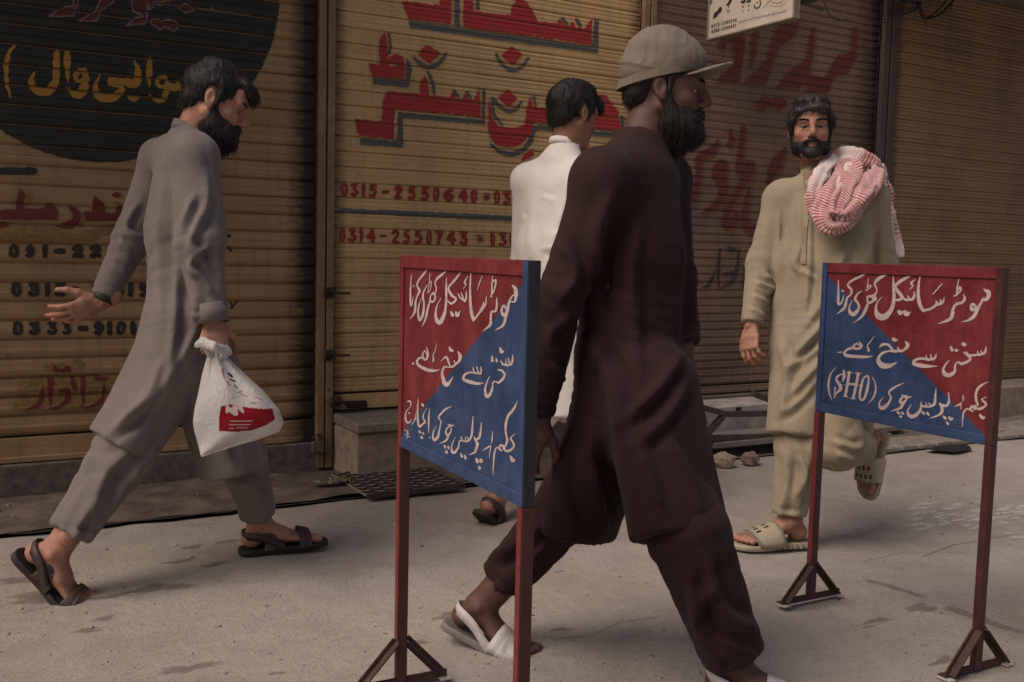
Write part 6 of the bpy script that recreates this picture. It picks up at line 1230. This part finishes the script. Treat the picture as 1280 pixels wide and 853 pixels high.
FC = [([(1000, 245), (1003, 300), (995, 330), (1003, 345)], 4, .008), ([(1012, 245), (1013, 330), (1006, 400)], 4, .007), ([(955, 340), (965, 355), (958, 372)], 4, .010), ([(944, 352), (966, 362)], 3.5, .009), ([(940, 368), (962, 380)], 3.5, .009), ([(938, 385), (956, 396)], 3.5, .008), ([(972, 260), (975, 320), (968, 420)], 6, .008), ([(1060, 300), (1040, 360), (1000, 420)], 7, .010), ([(1050, 380), (1000, 440), (985, 470)], 6, .013), ([(1055, 420), (1010, 470), (985, 500)], 6, .012),
      ([(1030, 460), (1000, 500), (975, 520)], 6, .010), ([(975, 420), (985, 470), (975, 530)], 6, .010), ([(1045, 470), (1035, 510), (1022, 545)], 4, .010), ([(1000, 335), (1020, 350)], 4, .006), ([(990, 460), (1030, 430)], 5, .010), ([(1090, 280), (1085, 330)], 5, .008)]
pc.garment('kameez', K, .0080, MC, FC, .0035, (9, 9, 3.), 3., limbs=sleeve(shR, elR, wrR) + sleeve(shL, elL, wrL) + [(j(1028, 300), j(1018, 540), .008, 9, .8, .5, 'long', 5)])
L = Field(.04); L.ec(hipR, hipL, .10, .10); L.chain([hipR, kn1, an1 + (kn1 - an1) * -.05], [(.105, .10), (.086, .082), (.064, .062)], lat, .03, True); L.chain([hipL, kn2, an2 + (kn2 - an2) * .18], [(.105, .10), (.092, .088), (.066, .064)], ZU, .03, True)
pc.garment('shalwar', L, .0080, MC, limbs=leg_(hipR, kn1, an1) + leg_(hipL, kn2, an2), wr=.005, ws=(8, 8, 3.5), seed=8., folds= [([(1020, 520), (1010, 580), (985, 640)], 6, .012), ([(985, 560), (985, 610), (972, 650)], 6, .010), ([(1000, 560), (1005, 600), (995, 645)], 5, .009), ([(1040, 550), (1065, 560), (1080, 555)], 5, .012), ([(1045, 565), (1070, 575)], 5, .010), ([(970, 640), (1000, 645)], 4, .006)])
band('collar', j(1023, 214), ZU + fa * .25, .066, .012, MC, pc.root)
# placket strip with buttons down the chest: laid on the kameez surface
g = MB(); pl_ = [(1008, 232), (1007, 255), (1006, 280), (1005, 305), (1004, 325)]
cols_ = []
dg = bpy.context.evaluated_depsgraph_get; kz = [o for o in pc.root.children if o.name.startswith('kameez')][0]
from mathutils.bvhtree import BVHTree
me = kz.data; base = LOC[pc.root.name]; bt = BVHTree.FromPolygons([tuple(A_(v_.co) + base) for v_ in me.vertices], [tuple(p.vertices) for p in me.polygons])
def cast(px, py):
    r_ = nrm(ray(px, py)); h_, n_, i_, d_ = bt.ray_cast(Vector(CAM), Vector(r_)); return (A_(h_), A_(n_)) if h_ is not None else None
row = []
for i in range(25):
    t = i / 24; x = 1009 - 5 * t; y = 226 + 104 * t; a = cast(x - 4.2, y); b_ = cast(x + 4.2, y)
    if a and b_: row.append((a[0] + a[1] * .004, b_[0] + b_[1] * .004))
for a, b_ in zip(row[:-1], row[1:]): g.add([a[0], a[1], b_[1], b_[0]], [(0, 1, 2, 3)])
g.build('placket', MC, pc.root, True)
for i, y in enumerate((246, 268, 290, 312)):
    h_ = cast(1008 - i * 1.2, y)
    if h_: MB().tube([h_[0] + h_[1] * .003, h_[0] + h_[1] * .008], .0065, 10).build('button', M_foam, pc.root)
vr_ = []; vw = []
for i in range(12):
    t = i / 11; y = 217 + 33 * t; x = 1015 - 6 * t; hw_ = 8.5 * (1 - t) ** .8 + .6; rr_ = [cast(x + hw_ * k, y) for k in (-1, -.33, .33, 1)]
    if all(rr_): vr_.append([a[0] + a[1] * .0032 for a in rr_]); vw.append((cast(x - hw_ - 1.6, y), cast(x - hw_, y), cast(x + hw_, y), cast(x + hw_ + 1.6, y)))
if len(vr_) > 2:
    V_ = [q for r_ in vr_ for q in r_]; o = mesh('chest_skin', V_, [(4 * i + k, 4 * i + 4 + k, 4 * i + 5 + k, 4 * i + 1 + k) for i in range(len(vr_) - 1) for k in range(3)], M_sk4, pc.root, True)
    a = o.data.color_attributes.new('tint', 'FLOAT_COLOR', 'POINT'); a.data.foreach_set('color', A_([(.7, .7, .7, 1)] * len(V_), np.float32).ravel())
    for s2 in (0, 2):
        g = MB()
        for p, q in zip(vw[:-1], vw[1:]):
            if all(p) and all(q): g.add([p[s2][0] + p[s2][1] * .003, p[s2 + 1][0] + p[s2 + 1][1] * .007, q[s2 + 1][0] + q[s2 + 1][1] * .007, q[s2][0] + q[s2][1] * .003], [(0, 1, 2, 3)])
        g.build('collar_edge', MC, pc.root, True)
# ---- scarf: rolls of striped cloth over his left shoulder
m, nt, b = newmat('red_white_scarf', .92); at = nt.nodes.new('ShaderNodeAttribute'); at.attribute_name = 'weave'; sp_ = nt.nodes.new('ShaderNodeSeparateColor'); nt.links.new(at.outputs['Color'], sp_.inputs[0])
wob = noise(nt, coords(nt), 60, 3, .6); st_ = math_(nt, 'SINE', math_(nt, 'ADD', math_(nt, 'MULTIPLY', sp_.outputs[0], 2 * math.pi), math_(nt, 'MULTIPLY', wob, 2.2))); ck_ = math_(nt, 'SINE', math_(nt, 'MULTIPLY', sp_.outputs[1], 2 * math.pi))
f1 = ramp(nt, math_(nt, 'ADD', math_(nt, 'MULTIPLY', math_(nt, 'ADD', st_, math_(nt, 'MULTIPLY', ck_, .35)), .5), .5), [(.40, 1.), (.62, 0.)]); c = mix(nt, f1, (.50, .40, .38), (.36, .07, .085)); c = mix(nt, sp_.outputs[2], c, (.60, .52, .50)); nt.links.new(c, b.inputs['Base Color']); bump(nt, b, noise(nt, coords(nt), 260, 3), .4, .003); b.inputs['Sheen Weight'].default_value = .4
SC = empty('scarf_anchor', (0, 0, 0), '', ''); bpy.data.objects.remove(SC)
def roll(pts, rad, flat=.6, white=None, nseg=60, nr=26, sd=0, pitch=.0095, nrmdir=None):
    q = catmull(pts, 10); q = A_(q); d = np.linalg.norm(np.diff(q, axis=0), axis=1); s_l = np.concatenate([[0], np.cumsum(d)]); ts = np.linspace(0, s_l[-1], nseg); c = np.stack([np.interp(ts, s_l, q[:, i]) for i in range(3)], 1); rr_ = np.interp(ts / s_l[-1], np.linspace(0, 1, len(rad)), rad)
    V = []; Cc = []
    for i in range(nseg):
        tg = nrm(c[min(i + 1, nseg - 1)] - c[max(i - 1, 0)]); n0 = nrm(CAM - c[i]); n0 = nrm(n0 - tg * (n0 @ tg)); w0 = np.cross(tg, n0)
        for k in range(nr):
            t = 6.28318 * k / nr; cr = 1 + .17 * math.sin(3 * t + ts[i] * 16 + sd) + .13 * math.sin(5 * t - ts[i] * 24 + sd) + .05 * math.sin(9 * t + ts[i] * 18)
            V.append(c[i] + (w0 * math.cos(t) + n0 * math.sin(t) * flat) * rr_[i] * cr); wh = 0 if white is None else float(np.interp(ts[i] / s_l[-1], [a for a, _ in white], [b for _, b in white])); Cc.append((ts[i] / pitch * 1.0 + .25 * math.sin(t * 2), k / nr * 7, wh, 1))
    Fq = [(i * nr + k, i * nr + (k + 1) % nr, (i + 1) * nr + (k + 1) % nr, (i + 1) * nr + k) for i in range(nseg - 1) for k in range(nr)] + [tuple(range(nr))[::-1], tuple((nseg - 1) * nr + k for k in range(nr))]
    return V, Fq, Cc
SV = []; SF = []; SCc = []
def addroll(*a, **k):
    V, F_, C_ = roll(*a, **k); n = len(SV); SV.extend(V); SF.extend([tuple(x + n for x in q) for q in F_]); SCc.extend(C_)
z_ = -.17
addroll([j(1046, 200, .02), j(1030, 212, -.10), j(1018, 236, z_), j(1017, 256, z_ - .01), j(1030, 282, z_ - .03)], [.022, .026, .028, .024, .020], .6, [(0, 1), (.5, 1), (.75, 0), (1, 0)], sd=1.)
addroll([j(1044, 206, 0.), j(1050, 222, -.12), j(1036, 246, z_ - .02), j(1028, 270, z_ - .04), j(1036, 286, z_ - .05), j(1052, 282, z_ - .05), j(1068, 260, z_ - .04), j(1086, 234, z_), j(1096, 214, -.10)], [.024, .030, .034, .032, .026, .028, .034, .036, .034], .6, sd=2.)
addroll([j(1050, 204, .0), j(1066, 214, -.12), j(1058, 238, z_ - .03), j(1048, 262, z_ - .06), j(1058, 268, z_ - .07), j(1076, 246, z_ - .05), j(1092, 222, -.13)], [.026, .032, .034, .028, .026, .032, .032], .6, sd=3.3)
addroll([j(1042, 198, .06), j(1058, 196, -.02), j(1076, 202, -.05), j(1092, 210, -.03), j(1102, 222, .02)], [.026, .036, .040, .036, .026], .7, [(0, 1), (.35, 1), (.55, .0), (1, 0)], sd=4.)
addroll([j(1064, 206, -.09), j(1056, 226, -.17), j(1046, 246, -.22), j(1040, 268, -.25)], [.018, .022, .020, .012], .6, [(0, 1), (.4, .6), (.7, 0)], sd=6.)
addroll([j(1092, 212, .0), j(1104, 232, .04), j(1110, 262, .06), j(1115, 292, .05), j(1117, 322, .05)], [.030, .030, .026, .028, .034], .45, [(0, 0), (.75, .2), (.86, 1), (1, 1)], sd=5., pitch=.016)
addroll([j(1098, 216, -.03), j(1106, 250, .0), j(1112, 285, .0), j(1112, 326, .0)], [.020, .018, .020, .022], .4, [(0, 0), (.8, .8), (1, 1)], sd=7., pitch=.016)
_v = A_(SV); _v = _v + np.stack([vn(_v * 28 + 3), vn(_v * 28 + 40), vn(_v * 28 + 80)], -1) * .007 + np.stack([vn(_v * 75 + 3), vn(_v * 75 + 40), vn(_v * 75 + 80)], -1) * .0025; SV = _v
so_ = mesh('scarf', SV, SF, m, pc.root, True); a_ = so_.data.color_attributes.new('weave', 'FLOAT_COLOR', 'POINT'); a_.data.foreach_set('color', A_(SCc, np.float32).ravel())
g = MB(); r = random.Random(6)
for k in range(70): x = r.uniform(1104, 1124); p0 = j(x, r.uniform(324, 329), r.uniform(-.02, .06)); g.tube([p0, p0 - ZU * r.uniform(.012, .03) + RH * r.uniform(-.006, .006)], [.0012, .0008], 4)
o = g.build('scarf_fringe', M_wh, so_); o['kind'] = 'stuff'

# ---------------------------------------------------------------- man in white, behind
j = J(4.22); fa = dv(.69, .73); lat = dv(-.73, .69)   # lat: to his left
pd = Person('dark-haired man in white kameez seen from behind, walking away between the near board and the man in brown', onZ(700, 638, 0), skin=M_sk2)
pd.root['label'] = 'man in white kameez seen from behind, half hidden by the man in brown'
neck = j(706, 188, 0.); pd.head(j(716, 146, .01), nrm(dv(.80, .60) - ZU * .25), ZU + fa * .22, neck, 1.05, .0042)
def hD(H):
    scalp(H, .008, .004); H.el((.02, .085, .085), (.04, .035, .028), k=.02); H.el((.01, .115, .066), (.032, .024, .016), k=.015); H.el((0, .0, .118), (.07, .08, .03), k=.02); earcut(H)
pd.hair('hair', hD, M_hair, .0048, .005, 2200, .028, (0, .15, -.8), 70, .45, seed=11); pd.brows(M_hair)
shL_, shR_ = j(660, 226, .10), j(728, 226, -.10); elL_, wrL_ = j(655, 330, .20), j(668, 410, .25); elR_, wrR_ = j(742, 325, -.12), j(745, 410, .02)
core = Field(.03); core.ec(neck, j(700, 215), .050, .05); core.ec(j(696, 262), j(694, 400), (.16, .09), (.15, .1), lat); core.chain([shL_, elL_, wrL_], [.05, .04, .027]); core.chain([shR_, elR_, wrR_], [.05, .04, .027])
hipA, hipB = j(684, 400, .07), j(708, 400, -.07); knA, anA = j(722, 505, .20), j(764, 594, .36); knB, anB = j(672, 510, -.06), j(622, 618, -.16)
core.chain([hipA, knA, anA], [.075, .05, .038]); core.chain([hipB, knB, anB], [.075, .05, .038])
pd.hand(wrL_, j(680, 440, .28) - wrL_, dv(-.8, .2), 1, (.4, .5, .5, .6), .4); pd.hand(wrR_, j(752, 440, .05) - wrR_, dv(.8, -.3), -1, (.4, .5, .5, .6), .4)
pd.foot(G_(768, 626), fa, ZU, 1, 'strap', M_leb, M_lea, knA, 1.08); pd.foot(j(620, 626, -.16), j(642, 662, .0) - j(617, 632, -.18), dv(.3, .4, .9), -1, 'strap', M_leb, M_lea, knB, 1.08, .4)
pd.finish(core)
MD = cloth('white_cotton', (.80, .77, .73), sheen=.2, var=.04)
K = Field(.035); K.ec(j(703, 200), shL_, .060, .062, k=.05).ec(j(703, 200), shR_, .060, .062, k=.05); K.ec(j(706, 184), j(702, 204), (.062, .062), (.10, .08), lat, k=.02); K.ec(shL_, shR_, .066, .066, k=.04); K.ec(j(697, 240), j(693, 310), (.170, .11), (.18, .125), lat); K.ec(j(693, 310), j(694, 420), (.18, .125), (.18, .13), lat); K.ec(j(690, 410, .0), j(684, 520, -.02), (.17, .12), (.17, .10), lat, (0, 1), k=.05); K.ec(j(705, 420, .05), j(728, 520, .15), (.16, .1), (.16, .09), lat, (0, 1), k=.05)
K.chain([shL_, elL_, wrL_], [(.068, .064), (.06, .055), (.046, .042)], fa, .03, True); K.chain([shR_, elR_, wrR_], [(.07, .066), (.062, .056), (.046, .042)], fa, .03, True)
FD = [(a_0, b_0, c_0 * .5) for a_0, b_0, c_0 in [([(672, 215), (664, 280), (668, 330)], 6, .008), ([(700, 205), (704, 240), (700, 290)], 6, .006), ([(712, 225), (706, 260), (694, 290)], 5, .010), ([(735, 255), (712, 280), (684, 305)], 5, .010), ([(730, 290), (705, 308), (672, 312)], 5, .011), ([(676, 245), (695, 252)], 4, .006), ([(722, 215), (720, 250), (712, 270)], 5, .009), ([(650, 270), (660, 275)], 4, .006), ([(690, 330), (700, 380)], 6, .010)]]
pd.garment('kameez', K, .0085, MD, FD, .0035, (8, 8, 2.8), 5., limbs=sleeve(shR_, elR_, wrR_) + [(j(700, 220), j(694, 420), .006, 7, .7, .4, 'long', 5)])
L = Field(.04); L.ec(hipA, hipB, .10, .10); L.chain([hipA, knA, anA], [(.105, .10), (.09, .085), (.07, .066)], lat, .03, True); L.chain([hipB, knB, anB + (knB - anB) * .12], [(.105, .10), (.09, .085), (.068, .064)], lat, .03, True)
pd.garment('shalwar', L, .011, MD, [], .006, (8, 8, 3.5), 9.)
band('collar', j(705, 180), ZU + fa * .25, .065, .014, MD, pd.root)
o_c = [o for o in bpy.data.objects if o.name.startswith('hair') or o.name.startswith('beard')]
